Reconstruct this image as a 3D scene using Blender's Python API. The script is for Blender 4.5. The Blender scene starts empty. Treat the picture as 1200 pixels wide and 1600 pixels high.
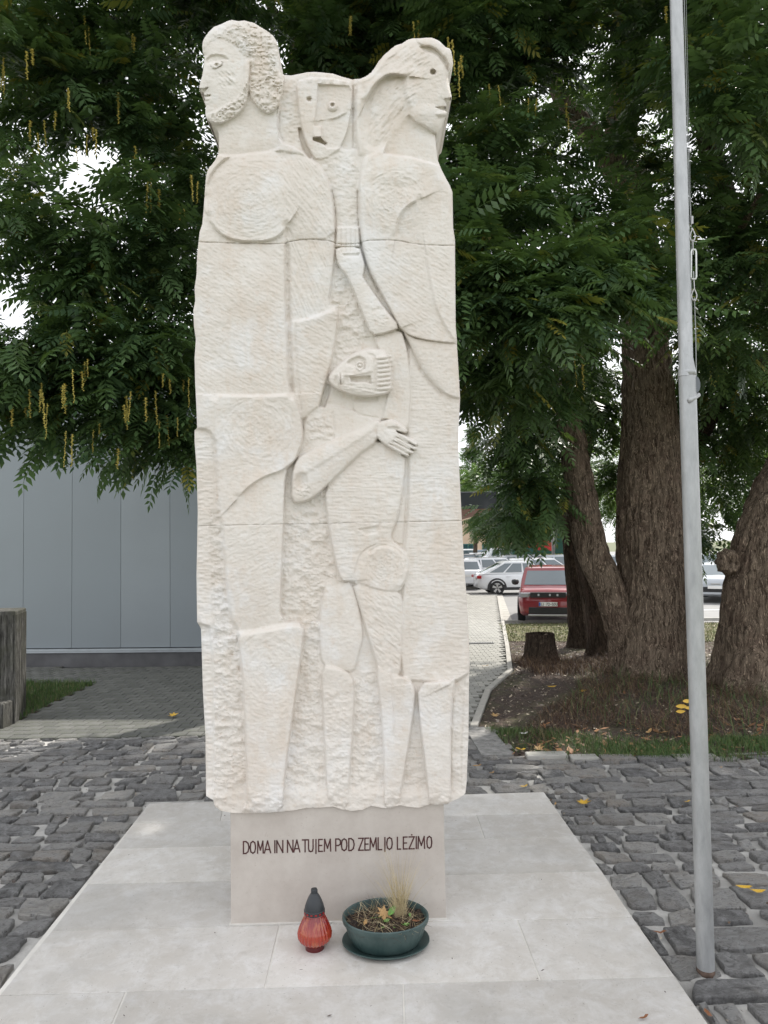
import bpy, bmesh, math, random
import numpy as np
from mathutils import Vector, Matrix
R = math.radians
rnd = random.Random(7)
rng = np.random.default_rng(7)
sc = bpy.context.scene
COL = sc.collection

# ---------------------------------------------------------------- camera
FPX, HC = 1108.0, 2.3                 # focal length in photo pixels, eye height
PITCH, ROLL = math.atan(50/FPX), 0.016
cp, sp = math.cos(PITCH), math.sin(PITCH)
F3 = Vector((0, cp, sp)); R0 = Vector((1, 0, 0)); U0 = Vector((0, -sp, cp))
cr, sr = math.cos(ROLL), math.sin(ROLL)
RV = R0*cr - U0*sr; UV = U0*cr + R0*sr
CAM = Vector((0, 0, HC))
camd = bpy.data.cameras.new('camera'); cam = bpy.data.objects.new('camera', camd); COL.objects.link(cam)
M = Matrix((RV, UV, -F3)).transposed().to_4x4(); M.translation = CAM
cam.matrix_world = M
camd.sensor_fit = 'VERTICAL'; camd.sensor_height = 36; camd.lens = FPX/1600*36
camd.clip_start = 0.05; camd.clip_end = 2000
sc.camera = cam
sc.render.resolution_x, sc.render.resolution_y = 768, 1024

# ---------------------------------------------------------------- sky, sun, exposure
SUN_EL, SUN_AZ = R(50), R(38)         # azimuth clockwise from +Y
w = bpy.data.worlds.new('World'); sc.world = w; w.use_nodes = True
nt = w.node_tree; nt.nodes.clear()
out = nt.nodes.new('ShaderNodeOutputWorld'); bg = nt.nodes.new('ShaderNodeBackground')
sky = nt.nodes.new('ShaderNodeTexSky'); sky.sky_type = 'NISHITA'; sky.sun_disc = False
sky.sun_elevation = SUN_EL; sky.sun_rotation = SUN_AZ
sky.air_density = 1.0; sky.dust_density = 3.0
tc = nt.nodes.new('ShaderNodeTexCoord'); ns = nt.nodes.new('ShaderNodeTexNoise')
ns.inputs['Scale'].default_value = 2.2; ns.inputs['Detail'].default_value = 5
rp = nt.nodes.new('ShaderNodeMapRange'); rp.inputs[1].default_value = .3; rp.inputs[2].default_value = .6
rp.inputs[3].default_value = .72; rp.inputs[4].default_value = .97
mx = nt.nodes.new('ShaderNodeMix'); mx.data_type = 'RGBA'
mx.inputs[7].default_value = (9.2, 9.3, 9.6, 1)          # thin bright cloud over the blue
nt.links.new(tc.outputs['Generated'], ns.inputs['Vector']); nt.links.new(ns.outputs['Fac'], rp.inputs[0])
nt.links.new(rp.outputs[0], mx.inputs[0]); nt.links.new(sky.outputs[0], mx.inputs[6])
nt.links.new(mx.outputs[2], bg.inputs[0]); bg.inputs[1].default_value = 0.10
nt.links.new(bg.outputs[0], out.inputs[0])
sl = bpy.data.lights.new('sun', 'SUN'); sl.energy = 3.0; sl.angle = R(1.0); sl.color = (1, .95, .87)
so = bpy.data.objects.new('sun', sl); COL.objects.link(so)
sd = Vector((math.sin(SUN_AZ)*math.cos(SUN_EL), math.cos(SUN_AZ)*math.cos(SUN_EL), math.sin(SUN_EL)))
so.rotation_euler = sd.to_track_quat('Z', 'Y').to_euler(); so.location = (0, 0, 30)
vs = sc.view_settings; vs.view_transform = 'Standard'; vs.look = 'None'; vs.gamma = 1; vs.use_curve_mapping = False
vs.exposure = 0.85

# ---------------------------------------------------------------- helpers
def pdir(px, py):
    return F3*FPX + RV*(px-600) - UV*(py-800)
def at(px, py, D):
    d = pdir(px, py); return CAM + d*(D/d.y)
def gnd(px, py, z=0.0):
    d = pdir(px, py); return CAM + d*((z-HC)/d.z)
def pxof(p):
    q = Vector(p)-CAM; dz = q.dot(F3)
    return 600+FPX*q.dot(RV)/dz, 800-FPX*q.dot(UV)/dz

def put(o, parent=None, label=None, cat=None, group=None, kind=None):
    COL.objects.link(o)
    if parent: o.parent = parent
    tag(o, label, cat, group, kind); return o
def tag(o, label=None, cat=None, group=None, kind=None):
    if label: o['label'] = label
    if cat: o['category'] = cat
    if group: o['group'] = group
    if kind: o['kind'] = kind
    return o
def thing(name, label, cat, loc=(0, 0, 0), rot=0, group=None, kind=None):
    o = bpy.data.objects.new(name, None); o.location = loc; o.rotation_euler = (0, 0, rot); o.empty_display_size = .1
    return put(o, None, label, cat, group, kind)
def mobj(name, v, f, mat, parent=None, smooth=False, sharp=None, **k):
    me = bpy.data.meshes.new(name)
    me.from_pydata([tuple(p) for p in v] if not isinstance(v, np.ndarray) else v.tolist(), [], f)
    if mat: me.materials.append(mat)
    if smooth:
        me.shade_smooth()
        if sharp: me.set_sharp_from_angle(angle=R(sharp))
    me.update()
    return put(bpy.data.objects.new(name, me), parent, **k)
def qmesh(name, V, Q, mat, smooth=False, tone=None):
    """V (n,3) float, Q (m,4) int -> mesh fast"""
    me = bpy.data.meshes.new(name)
    V = np.ascontiguousarray(V, dtype=np.float32); Q = np.ascontiguousarray(Q, dtype=np.int32)
    me.vertices.add(len(V)); me.vertices.foreach_set('co', V.ravel())
    k = Q.shape[1]
    me.loops.add(len(Q)*k); me.loops.foreach_set('vertex_index', Q.ravel())
    me.polygons.add(len(Q)); me.polygons.foreach_set('loop_start', np.arange(0, len(Q)*k, k, dtype=np.int32))
    try: me.polygons.foreach_set('loop_total', np.full(len(Q), k, dtype=np.int32))
    except Exception: pass
    if tone is not None:
        a = me.attributes.new('tone', 'FLOAT', 'FACE'); a.data.foreach_set('value', np.ascontiguousarray(tone, dtype=np.float32))
    me.update(calc_edges=True)
    if smooth: me.shade_smooth()
    if mat: me.materials.append(mat)
    return me

class MB:
    def __init__(s): s.v = []; s.f = []
    def add(s, v, f):
        n = len(s.v); s.v += [Vector(p) for p in v]; s.f += [tuple(i+n for i in q) for q in f]; return s
    def box(s, c, d, rz=0, ch=0):
        x, y, z = d[0]/2, d[1]/2, d[2]/2
        if ch:
            v = []
            for (sx, sy) in ((-1,-1),(1,-1),(1,1),(-1,1)): v.append((sx*x, sy*y, -z))
            for (sx, sy) in ((-1,-1),(1,-1),(1,1),(-1,1)): v.append((sx*x, sy*y, z-ch))
            for (sx, sy) in ((-1,-1),(1,-1),(1,1),(-1,1)): v.append((sx*(x-ch), sy*(y-ch), z))
            f = [(3,2,1,0)]+[(i,(i+1)%4,4+(i+1)%4,4+i) for i in range(4)]+[(4+i,4+(i+1)%4,8+(i+1)%4,8+i) for i in range(4)]+[(8,9,10,11)]
        else:
            v = [(sx*x, sy*y, sz*z) for sz in (-1, 1) for (sx, sy) in ((-1,-1),(1,-1),(1,1),(-1,1))]
            f = [(3,2,1,0),(4,5,6,7)]+[(i,(i+1)%4,4+(i+1)%4,4+i) for i in range(4)]
        c = Vector(c); rm = Matrix.Rotation(rz, 3, 'Z')
        return s.add([c+rm@Vector(p) for p in v], f)
    def tube(s, pts, rad, n=8, cap=True):
        pts = [Vector(p) for p in pts]
        if not hasattr(rad, '__len__'): rad = [rad]*len(pts)
        v = []; ref = Vector((0.3, 0.9, 0.2))
        T = None; X = None
        for i, p in enumerate(pts):
            t = (pts[min(i+1, len(pts)-1)]-pts[max(i-1, 0)]).normalized()
            if X is None:
                X = t.cross(ref)
                if X.length < .1: X = t.cross(Vector((1, 0, 0)))
                X.normalize()
            else:
                X = (X - t*X.dot(t)).normalized()
            Y = t.cross(X)
            for k in range(n):
                a = 2*math.pi*k/n; v.append(p+(X*math.cos(a)+Y*math.sin(a))*rad[i])
        f = [(i*n+k, i*n+(k+1)%n, (i+1)*n+(k+1)%n, (i+1)*n+k) for i in range(len(pts)-1) for k in range(n)]
        if cap:
            f += [tuple(range(n))[::-1], tuple((len(pts)-1)*n+k for k in range(n))]
        return s.add(v, f)
    def lathe(s, prof, c=(0,0,0), n=32, sx=1, sy=1, flute=None):
        v = []
        for (r, z) in prof:
            for k in range(n):
                a = 2*math.pi*k/n; rr = r*(flute(a, z) if flute else 1)
                v.append((c[0]+rr*math.cos(a)*sx, c[1]+rr*math.sin(a)*sy, c[2]+z))
        m = len(prof)
        f = [(i*n+k, i*n+(k+1)%n, (i+1)*n+(k+1)%n, (i+1)*n+k) for i in range(m-1) for k in range(n)]
        if prof[0][0] > 1e-4: f.append(tuple(range(n))[::-1])
        if prof[-1][0] > 1e-4: f.append(tuple((m-1)*n+k for k in range(n)))
        return s.add(v, f)
    def prism(s, poly, z0, z1, ch=0.0):
        n = len(poly)
        P = [Vector((p[0], p[1], 0)) for p in poly]
        c = sum(P, Vector())/n
        v = [(p.x, p.y, z0) for p in P]+[(p.x, p.y, z1-ch) for p in P]
        f = [tuple(range(n))[::-1]]+[(i,(i+1)%n,n+(i+1)%n,n+i) for i in range(n)]
        if ch:
            v += [tuple((p+(c-p).normalized()*ch*1.4).to_2d())+(z1,) for p in P]
            f += [(n+i,n+(i+1)%n,2*n+(i+1)%n,2*n+i) for i in range(n)]+[tuple(2*n+i for i in range(n))]
        else: f.append(tuple(n+i for i in range(n)))
        return s.add(v, f)
    def build(s, name, mat, parent=None, smooth=False, sharp=None, **k):
        return mobj(name, s.v, s.f, mat, parent, smooth, sharp, **k)

# ---------------------------------------------------------------- materials
def mat(name, build):
    m = bpy.data.materials.new(name); m.use_nodes = True
    n = m.node_tree; n.nodes.clear(); o = n.nodes.new('ShaderNodeOutputMaterial')
    class G: pass
    g = G(); g.t = n
    def N(t, **k):
        x = n.nodes.new('ShaderNode'+t)
        for a, b in k.items(): setattr(x, a, b)
        return x
    def L(a, b): n.links.new(a, b)
    g.N, g.L = N, L
    def coord(kind='Object', scale=(1, 1, 1)):
        c = N('TexCoord'); mp = N('Mapping'); mp.inputs['Scale'].default_value = scale; L(c.outputs[kind], mp.inputs[0]); return mp.outputs[0]
    def noise(vec, scale, det=4, rough=.55, dist=0):
        x = N('TexNoise'); L(vec, x.inputs['Vector']); x.inputs['Scale'].default_value = scale; x.inputs['Detail'].default_value = det
        x.inputs['Roughness'].default_value = rough; x.inputs['Distortion'].default_value = dist; return x.outputs['Fac']
    def ramp(fac, stops):
        x = N('ValToRGB'); L(fac, x.inputs[0]); e = x.color_ramp.elements
        while len(e) < len(stops): e.new(.5)
        for i, (p, c) in enumerate(stops): e[i].position = p; e[i].color = tuple(c)+(1,) if hasattr(c, '__len__') else (c, c, c, 1)
        return x.outputs[0]
    def mix(f, a, b, mode='MIX'):
        x = N('Mix', data_type='RGBA', blend_type=mode)
        for i, q in ((0, f), (6, a), (7, b)):
            if hasattr(q, 'links'): L(q, x.inputs[i])
            elif i == 0: x.inputs[0].default_value = q
            else: x.inputs[i].default_value = tuple(q)+(1,)
        return x.outputs[2]
    def math_(op, a, b=0.0):
        x = N('Math', operation=op)
        for i, q in enumerate((a, b)):
            if hasattr(q, 'links'): L(q, x.inputs[i])
            else: x.inputs[i].default_value = q
        return x.outputs[0]
    def bump(h, strength=.3, dist=.01, nrm=None):
        x = N('Bump'); x.inputs['Strength'].default_value = strength; x.inputs['Distance'].default_value = dist; L(h, x.inputs['Height'])
        if nrm: L(nrm, x.inputs['Normal'])
        return x.outputs[0]
    def bsdf(col, rough=.6, metal=0, nrm=None, **k):
        p = N('BsdfPrincipled')
        if hasattr(col, 'links'): L(col, p.inputs['Base Color'])
        else: p.inputs['Base Color'].default_value = tuple(col)+(1,)
        if hasattr(rough, 'links'): L(rough, p.inputs['Roughness'])
        else: p.inputs['Roughness'].default_value = rough
        p.inputs['Metallic'].default_value = metal
        if nrm: L(nrm, p.inputs['Normal'])
        for a, b in k.items():
            s_ = p.inputs[a.replace('_', ' ')]
            if hasattr(b, 'links'): L(b, s_)
            else: s_.default_value = b
        return p.outputs[0]
    def island():
        gm = N('NewGeometry'); oi = N('ObjectInfo')
        return math_('FRACT', math_('ADD', gm.outputs['Random Per Island'], oi.outputs['Random']))
    g.coord, g.noise, g.ramp, g.mix, g.math, g.bump, g.bsdf, g.island = coord, noise, ramp, mix, math_, bump, bsdf, island
    g.out = lambda s_: L(s_, o.inputs['Surface'])
    build(g); return m

def simple(name, col, rough=.5, metal=0, var=.12, sc_=6, bumpy=0, **k):
    def b(g):
        c = g.coord(); f = g.noise(c, sc_)
        cc = g.mix(g.ramp(f, [(.3, 0), (.7, 1)]), [x*(1-var) for x in col], [min(1, x*(1+var)) for x in col])
        nr = g.bump(g.noise(c, sc_*12), bumpy, .004) if bumpy else None
        g.out(g.bsdf(cc, rough, metal, nr, **k))
    return mat(name, b)

def m_lime(g):
    c = g.coord()
    big = g.noise(c, 1.6, 5, .6); mid = g.noise(c, 9, 6, .65); fine = g.noise(c, 95, 4, .7)
    st = g.noise(g.coord(scale=(1, 1, 2.6)), 52, 6, .75, 1.0)
    col = g.mix(g.ramp(big, [(.35, 0), (.68, 1)]), (.715, .68, .63), (.655, .595, .53))
    col = g.mix(g.math('MULTIPLY', g.ramp(mid, [(.5, 0), (.75, 1)]), .55), col, (.78, .76, .73))
    col = g.mix(g.math('MULTIPLY', g.ramp(g.noise(c, 23, 5, .7), [(.56, 0), (.7, 1)]), .35), col, (.56, .44, .34))
    v = g.N('TexVoronoi'); g.L(g.coord(scale=(1, 1, 1)), v.inputs['Vector']); v.inputs['Scale'].default_value = 46
    pit = g.ramp(v.outputs['Distance'], [(.035, 0), (.08, 1)])
    pm = g.ramp(g.noise(c, 14, 2), [(.56, 0), (.62, 1)])
    pitm = g.math('MULTIPLY', g.math('SUBTRACT', 1.0, pit), pm)
    col = g.mix(g.math('MULTIPLY', pitm, .5), col, (.25, .2, .16))
    col = g.mix(g.math('MULTIPLY', g.ramp(g.noise(c, 2.1, 5, .65), [(.52, 0), (.66, 1)]), .6), col, (.77, .775, .78))
    col = g.mix(g.math('MULTIPLY', g.ramp(g.noise(g.coord(scale=(1, 1, .35)), 3.3, 6, .7), [(.53, 0), (.66, 1)]), .55), col, (.64, .55, .46))
    n1 = g.bump(st, .30, .008); n2 = g.bump(fine, .30, .004, n1)
    n3 = g.bump(pit, .15, .004, n2)
    g.out(g.bsdf(col, .88, 0, n3))
LIME = mat('carved_limestone', m_lime)
def m_plinth(g):
    c = g.coord()
    col = g.mix(g.ramp(g.noise(c, 3.5, 6, .65), [(.35, 0), (.65, 1)]), (.44, .395, .355), (.53, .49, .445))
    col = g.mix(g.math('MULTIPLY', g.ramp(g.noise(c, 60, 3, .8), [(.62, 0), (.72, 1)]), .5), col, (.33, .27, .22))
    g.out(g.bsdf(col, .7, 0, g.bump(g.noise(c, 150, 3), .15, .002)))
PLINTH = mat('honed_stone', m_plinth)
def m_tile(g):
    c = g.coord('Object'); isl = g.island()
    big = g.noise(c, 1.3, 7, .7, .5); med = g.noise(c, 6, 9, .78, .4)
    col = g.mix(g.ramp(big, [(.35, 0), (.65, 1)]), (.49, .46, .42), (.57, .55, .52))
    col = g.mix(g.math('MULTIPLY', g.ramp(med, [(.46, 0), (.66, 1)]), .6), col, (.69, .685, .68))
    col = g.mix(g.math('MULTIPLY', g.ramp(g.noise(c, 13, 8, .8), [(.52, 0), (.7, 1)]), .5), col, (.35, .33, .30))
    col = g.mix(g.math('MULTIPLY', g.ramp(g.noise(c, .8, 4, .6), [(.52, 0), (.62, 1)]), .35), col, (.34, .33, .31))
    hs = g.N('HueSaturation'); g.L(col, hs.inputs['Color']); g.L(g.math('ADD', .88, g.math('MULTIPLY', isl, .22)), hs.inputs['Value'])
    sp = g.ramp(g.noise(c, 75, 2), [(.69, 0), (.74, 1)])
    col = g.mix(g.math('MULTIPLY', sp, .7), hs.outputs[0], (.15, .13, .11))
    g.out(g.bsdf(col, g.ramp(big, [(.3, .42), (.7, .62)]), 0, g.bump(g.noise(c, 60, 6, .75), .3, .004)))
TILE = mat('pale_paving_stone', m_tile)
def m_cobble(g):
    c = g.coord(); isl = g.island()
    n = g.noise(c, 9, 8, .75, .6); lay = g.noise(g.coord(scale=(1, 1.8, 1)), 26, 7, .75, 1.0)
    col = g.ramp(isl, [(0, (.105, .104, .104)), (.3, (.21, .205, .20)), (.65, (.33, .32, .305)), (.88, (.45, .43, .40)), (1, (.32, .28, .235))])
    col = g.mix(g.ramp(n, [(.42, 0), (.68, 1)]), col, (.38, .38, .38))
    col = g.mix(g.math('MULTIPLY', g.ramp(lay, [(.30, 1), (.48, 0)]), .9), col, (.035, .034, .033))
    col = g.mix(g.math('MULTIPLY', g.ramp(g.noise(c, 3.1, 3), [(.55, 0), (.72, 1)]), .55), col, (.19, .165, .135))
    nn = g.bump(g.ramp(lay, [(.25, 0), (.7, 1)]), .9, .035); nn = g.bump(g.noise(c, 70, 5, .8), .5, .005, nn)
    g.out(g.bsdf(col, g.ramp(n, [(.3, .38), (.7, .7)]), 0, nn))
COBBLE = mat('dark_split_stone', m_cobble)
def m_mortar(g):
    c = g.coord()
    col = g.mix(g.ramp(g.noise(c, 5, 8, .75), [(.35, 0), (.66, 1)]), (.36, .35, .335), (.56, .55, .525))
    col = g.mix(g.ramp(g.noise(c, 1.1, 3), [(.5, 0), (.62, 1)]), col, (.24, .235, .225))
    g.out(g.bsdf(col, .9, 0, g.bump(g.noise(c, 60, 6, .8), .8, .01)))
MORTAR = mat('grey_mortar', m_mortar)
def m_paver(a, b_, moss):
    def b(g):
        c = g.coord(); isl = g.island()
        col = g.mix(isl, a, b_)
        col = g.mix(g.ramp(g.noise(c, 4, 6, .7), [(.4, 0), (.7, 1)]), col, moss)
        col = g.mix(g.math('MULTIPLY', g.ramp(g.noise(c, 160, 2, .6), [(.5, 0), (.7, 1)]), .35), col, (.36, .35, .33))
        g.out(g.bsdf(col, .85, 0, g.bump(g.noise(c, 120, 4, .7), .4, .003)))
    return b
PAVER = mat('dark_concrete_paver', m_paver((.08, .082, .078), (.145, .145, .138), (.075, .082, .06)))
PAVERL = mat('light_concrete_paver', m_paver((.30, .295, .275), (.40, .39, .36), (.25, .25, .22)))
JOINT = simple('joint_sand', (.06, .06, .05), .95)
KERB = simple('kerb_concrete', (.40, .385, .35), .85, bumpy=.4)
def m_soil(g):
    c = g.coord()
    col = g.mix(g.ramp(g.noise(c, 22, 8, .8), [(.38, 0), (.66, 1)]), (.028, .018, .013), (.135, .092, .068))
    col = g.mix(g.math('MULTIPLY', g.ramp(g.noise(c, 1.2, 5, .7), [(.48, 0), (.6, 1)]), .6), col, (.085, .09, .035))
    g.out(g.bsdf(col, .95, 0, g.bump(g.noise(c, 60, 8, .8), 1, .03)))
SOIL = mat('mulch_soil', m_soil)
def m_turf(g):
    c = g.coord()
    col = g.mix(g.ramp(g.noise(c, 3, 8, .8), [(.4, 0), (.62, 1)]), (.10, .12, .035), (.21, .18, .10))
    g.out(g.bsdf(col, .95, 0, g.bump(g.noise(c, 50, 8, .8), 1, .03)))
TURF = mat('worn_turf', m_turf)
def m_asph(g):
    c = g.coord()
    col = g.mix(g.ramp(g.noise(c, .35, 6, .7), [(.3, 0), (.7, 1)]), (.20, .20, .20), (.27, .265, .255))
    g.out(g.bsdf(col, .85, 0, g.bump(g.noise(c, 80, 4), .4, .005)))
ASPH = mat('asphalt', m_asph)
EARTH = simple('far_ground', (.12, .13, .07), .95, sc_=.1)
def m_conc(g):
    c = g.coord(); s_ = g.coord(scale=(1, 1, .12))
    st = g.noise(s_, 30, 6, .8)
    col = g.mix(g.ramp(st, [(.42, 0), (.62, 1)]), (.028, .027, .024), (.17, .165, .15))
    col = g.mix(g.ramp(g.noise(c, 2.3, 4, .7), [(.45, 0), (.62, 1)]), col, (.06, .06, .045))
    g.out(g.bsdf(col, .92, 0, g.bump(st, .9, .02)))
OLDCONC = mat('weathered_concrete', m_conc)
def m_panel(g):
    c = g.coord(); oi = g.N('ObjectInfo')
    col = g.mix(oi.outputs['Random'], (.245, .278, .30), (.275, .308, .33))
    col = g.mix(g.math('MULTIPLY', g.ramp(g.noise(c, .9, 4), [(.4, 0), (.7, 1)]), .3), col, (.225, .25, .265))
    g.out(g.bsdf(col, .42, .1, g.bump(g.noise(c, 300, 2), .04, .001)))
PANEL = mat('grey_coated_panel', m_panel)
TRIM = simple('brushed_trim', (.50, .54, .58), .35, .6, .06)
BASEC = simple('dark_base_render', (.105, .105, .11), .8, 0, .3, 2)
def m_galv(g):
    c = g.coord(scale=(1, 1, .25))
    col = g.mix(g.ramp(g.noise(c, 14, 6, .7), [(.35, 0), (.65, 1)]), (.33, .34, .345), (.46, .47, .475))
    col = g.mix(g.math('MULTIPLY', g.ramp(g.noise(g.coord(), 45, 4, .8), [(.62, 0), (.7, 1)]), .4), col, (.25, .24, .23))
    g.out(g.bsdf(col, .48, .55, g.bump(g.noise(c, 60, 3), .1, .002)))
GALV = mat('galvanised_steel', m_galv)
RUST = simple('rusty_metal', (.11, .075, .058), .9, .2, .5, 30, .5)
STEEL = simple('dull_steel', (.42, .42, .41), .4, .8, .15, 40)
ROPE = simple('grey_cable', (.30, .31, .31), .6, .3)
def m_bark(light, dark, pink=(.2, .13, .1)):
    def b(g):
        c2 = g.coord()
        wn = g.N('TexNoise'); g.L(c2, wn.inputs['Vector']); wn.inputs['Scale'].default_value = 3.5; wn.inputs['Detail'].default_value = 3
        ad = g.N('VectorMath', operation='MULTIPLY_ADD'); g.L(wn.outputs['Color'], ad.inputs[0]); ad.inputs[1].default_value = (.16, .16, .3); g.L(c2, ad.inputs[2])
        mp = g.N('Mapping'); mp.inputs['Scale'].default_value = (1, 1, .09); g.L(ad.outputs[0], mp.inputs[0])
        r1 = g.N('TexNoise', noise_type='RIDGED_MULTIFRACTAL'); g.L(mp.outputs[0], r1.inputs['Vector']); r1.inputs['Scale'].default_value = 15; r1.inputs['Detail'].default_value = 6; r1.inputs['Roughness'].default_value = .62
        n = g.noise(mp.outputs[0], 25, 8, .78)
        h = g.math('MULTIPLY', r1.outputs['Fac'], .5)
        crk = g.ramp(n, [(.42, 0), (.56, 1)])
        col = g.mix(g.ramp(h, [(.15, 0), (.8, 1)]), [x*.55 for x in light], light)
        col = g.mix(g.math('MULTIPLY', g.ramp(g.noise(c2, 2.6, 5, .7), [(.48, 0), (.62, 1)]), .5), col, pink)
        col = g.mix(g.math('MULTIPLY', g.math('SUBTRACT', 1.0, crk), .9), col, dark)
        col = g.mix(g.ramp(g.noise(mp.outputs[0], 62, 4, .7), [(.55, 0), (.68, 1)]), col, [min(1, x*1.35) for x in light])
        nn = g.bump(n, 1.0, .09); nn = g.bump(h, .8, .05, nn); nn = g.bump(g.noise(c2, 60, 5, .8), .5, .006, nn)
        g.out(g.bsdf(col, .95, 0, nn, Specular_IOR_Level=.15))
    return b
BARK = mat('furrowed_bark', m_bark((.52, .41, .305), (.05, .034, .024)))
BARKD = mat('dark_bark', m_bark((.15, .115, .085), (.03, .022, .017)))
def m_leaf(c0, c1, c2):
    def b(g):
        a = g.N('Attribute', attribute_name='tone', attribute_type='GEOMETRY'); oi = g.N('ObjectInfo')
        f = g.math('FRACT', g.math('ADD', a.outputs['Fac'], oi.outputs['Random']))
        cn = g.noise(g.coord(), 1.1, 2); vv_ = g.ramp(cn, [(.35, .75), (.65, 1.35)])
        col = g.ramp(f, [(0, c0), (.55, c1), (.93, c1), (1, c2)])
        col = g.mix(1.0, col, vv_, 'MULTIPLY')
        d = g.bsdf(col, .40, 0, None, Specular_IOR_Level=.38)
        t = g.N('BsdfTranslucent'); tcol = g.mix(.5, col, (.16, .26, .02)); g.L(tcol, t.inputs[0])
        m = g.N('MixShader'); m.inputs[0].default_value = .30; g.L(d, m.inputs[1]); g.L(t.outputs[0], m.inputs[2]); g.out(m.outputs[0])
    return b
LEAF = mat('dark_green_leaf', m_leaf((.036, .072, .037), (.082, .142, .054), (.27, .24, .045)))
LEAF2 = mat('mid_green_leaf', m_leaf((.05, .10, .03), (.075, .14, .04), (.15, .17, .04)))
CATKIN = simple('seed_green_yellow', (.42, .35, .08), .7, 0, .45, 25)
def m_grass(c0, c1, c2):
    def b(g):
        a = g.N('Attribute', attribute_name='tone', attribute_type='GEOMETRY')
        g.out(g.bsdf(g.ramp(a.outputs['Fac'], [(0, c0), (.6, c1), (1, c2)]), .6))
    return b
GRASS = mat('grass_blade', m_grass((.035, .085, .018), (.07, .14, .03), (.17, .17, .07)))
GRASS2 = mat('worn_grass_blade', m_grass((.05, .09, .02), (.12, .15, .045), (.27, .22, .11)))
TWIG = mat('dry_twig', m_grass((.022, .012, .008), (.095, .05, .03), (.26, .18, .095)))
STRAW = mat('dry_straw', m_grass((.34, .27, .14), (.50, .41, .24), (.62, .53, .35)))
LITTER = mat('litter_chip', m_grass((.03, .02, .015), (.15, .10, .07), (.55, .47, .35)))
YELLOW = simple('yellow_leaf', (.58, .36, .04), .55, 0, .3, 30)
BROWNL = simple('brown_leaf', (.21, .085, .035), .6, 0, .4, 30)
TANL = simple('tan_leaf', (.42, .26, .11), .6, 0, .3, 30)
GREENL = simple('green_plant_leaf', (.13, .28, .06), .5, 0, .25, 30)
def paint(name, col, rough=.28):
    return mat(name, lambda g: g.out(g.bsdf(col, rough, .0, None, Coat_Weight=.8, Coat_Roughness=.08)))
RED = paint('red_car_paint', (.21, .008, .012)); WHITE = paint('white_car_paint', (.72, .74, .76)); BLUEP = paint('blue_grey_paint', (.07, .12, .17))
SILVER = paint('silver_paint', (.42, .45, .48)); DARKP = paint('dark_paint', (.03, .035, .04))
RUBBER = simple('black_rubber', (.018, .018, .018), .8); BLACKP = simple('black_plastic', (.02, .021, .023), .5)
CGLASS = mat('car_glass', lambda g: g.out(g.bsdf((.10, .13, .145), .06, 0, None, Coat_Weight=1.0)))
LAMPG = mat('headlamp_glass', lambda g: g.out(g.bsdf((.35, .36, .38), .12, .3, None)))
TAIL = simple('tail_lamp_red', (.35, .01, .012), .3)
WHITEP = simple('white_plate', (.75, .75, .73), .5, 0, .03); INK = simple('black_ink', (.02, .02, .02), .6); BLUEI = simple('blue_band', (.02, .10, .45), .5)
LETTER = simple('dark_red_inlay', (.065, .018, .018), .6, 0, .3, 30)
# ================================================================ ground and setting
gz = -0.05
def sheet(name, pts, z, m, kind='structure', **k):
    return mobj(name, [(p[0], p[1], z) for p in pts], [tuple(range(len(pts)))], m, None, kind=kind, **k)
sheet('ground', [(-600, -60), (600, -60), (600, 900), (-600, 900)], -0.11, EARTH, label='open ground reaching the horizon around the square')
YAW = 0.0217
XA = Vector((math.cos(YAW), math.sin(YAW), 0)); NA = Vector((math.sin(YAW), -math.cos(YAW), 0))
sheet('road', [(-2.6, 9.5), (26, 9.5), (40, 19.9), (60, 150), (-30, 150), (-30, 20)], -0.088, ASPH, label='light grey asphalt of the car park and its lanes')

# -------- platform of pale slabs
rows = [((233,1255.5),(850,1237.5)), ((209,1286),(873,1271)), ((180,1326),(900,1307)), ((136,1381.5),(941,1361)),
        ((80,1454),(988,1432.5)), ((-2,1555),(1056,1526)), ((-78,1648),(1120,1619)), ((-190,1780),(1213,1750))]
edL = [gnd(*a) for a, b in rows]; edR = [gnd(*b) for a, b in rows]
joints = {0: [(350,1252,345,1283)], 1: [(744,1273,756,1308)], 3: [], 4: [(436,1450,414,1543), (808,1437,844,1530)], 5: [(198,1548,172,1600), (630,1539,632,1620)], 6: [(380, 1640, 340, 1770)]}
plat = thing('stone_platform', 'pale stone slab platform laid in courses under the carved monument', 'platform', kind='structure')
m0 = MB(); m0.prism([edL[-1], edR[-1], edR[0], edL[0]], -0.10, -0.005)
m0.build('bedding', simple('pale_joint_mortar', (.62, .60, .56), .9, bumpy=.5), plat)
def lerp(a, b, t): return a+(b-a)*t
for i in range(len(rows)-1):
    a0, b0, a1, b1 = edL[i], edR[i], edL[i+1], edR[i+1]
    cuts = [(0, 0)]
    for (x0, y0, x1, y1) in joints.get(i, []):
        p = gnd(x0, y0); q = gnd(x1, y1)
        cuts.append(((p-a0).length/(b0-a0).length, (q-a1).length/(b1-a1).length))
    if not joints.get(i): cuts.append((.48+.05*((i*7) % 3), .48+.05*((i*7) % 3)))
    cuts.append((1, 1)); cuts.sort()
    for (t0, s0), (t1, s1) in zip(cuts, cuts[1:]):
        P = [lerp(a1, b1, s0), lerp(a1, b1, s1), lerp(a0, b0, t1), lerp(a0, b0, t0)]
        c = sum(P, Vector())/4
        P = [p+(c-p).normalized()*0.0052 for p in P]
        mb = MB(); mb.prism(P, -0.06, rnd.uniform(-.0008, .0012), .0025); mb.build('slab', TILE, plat)

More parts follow.
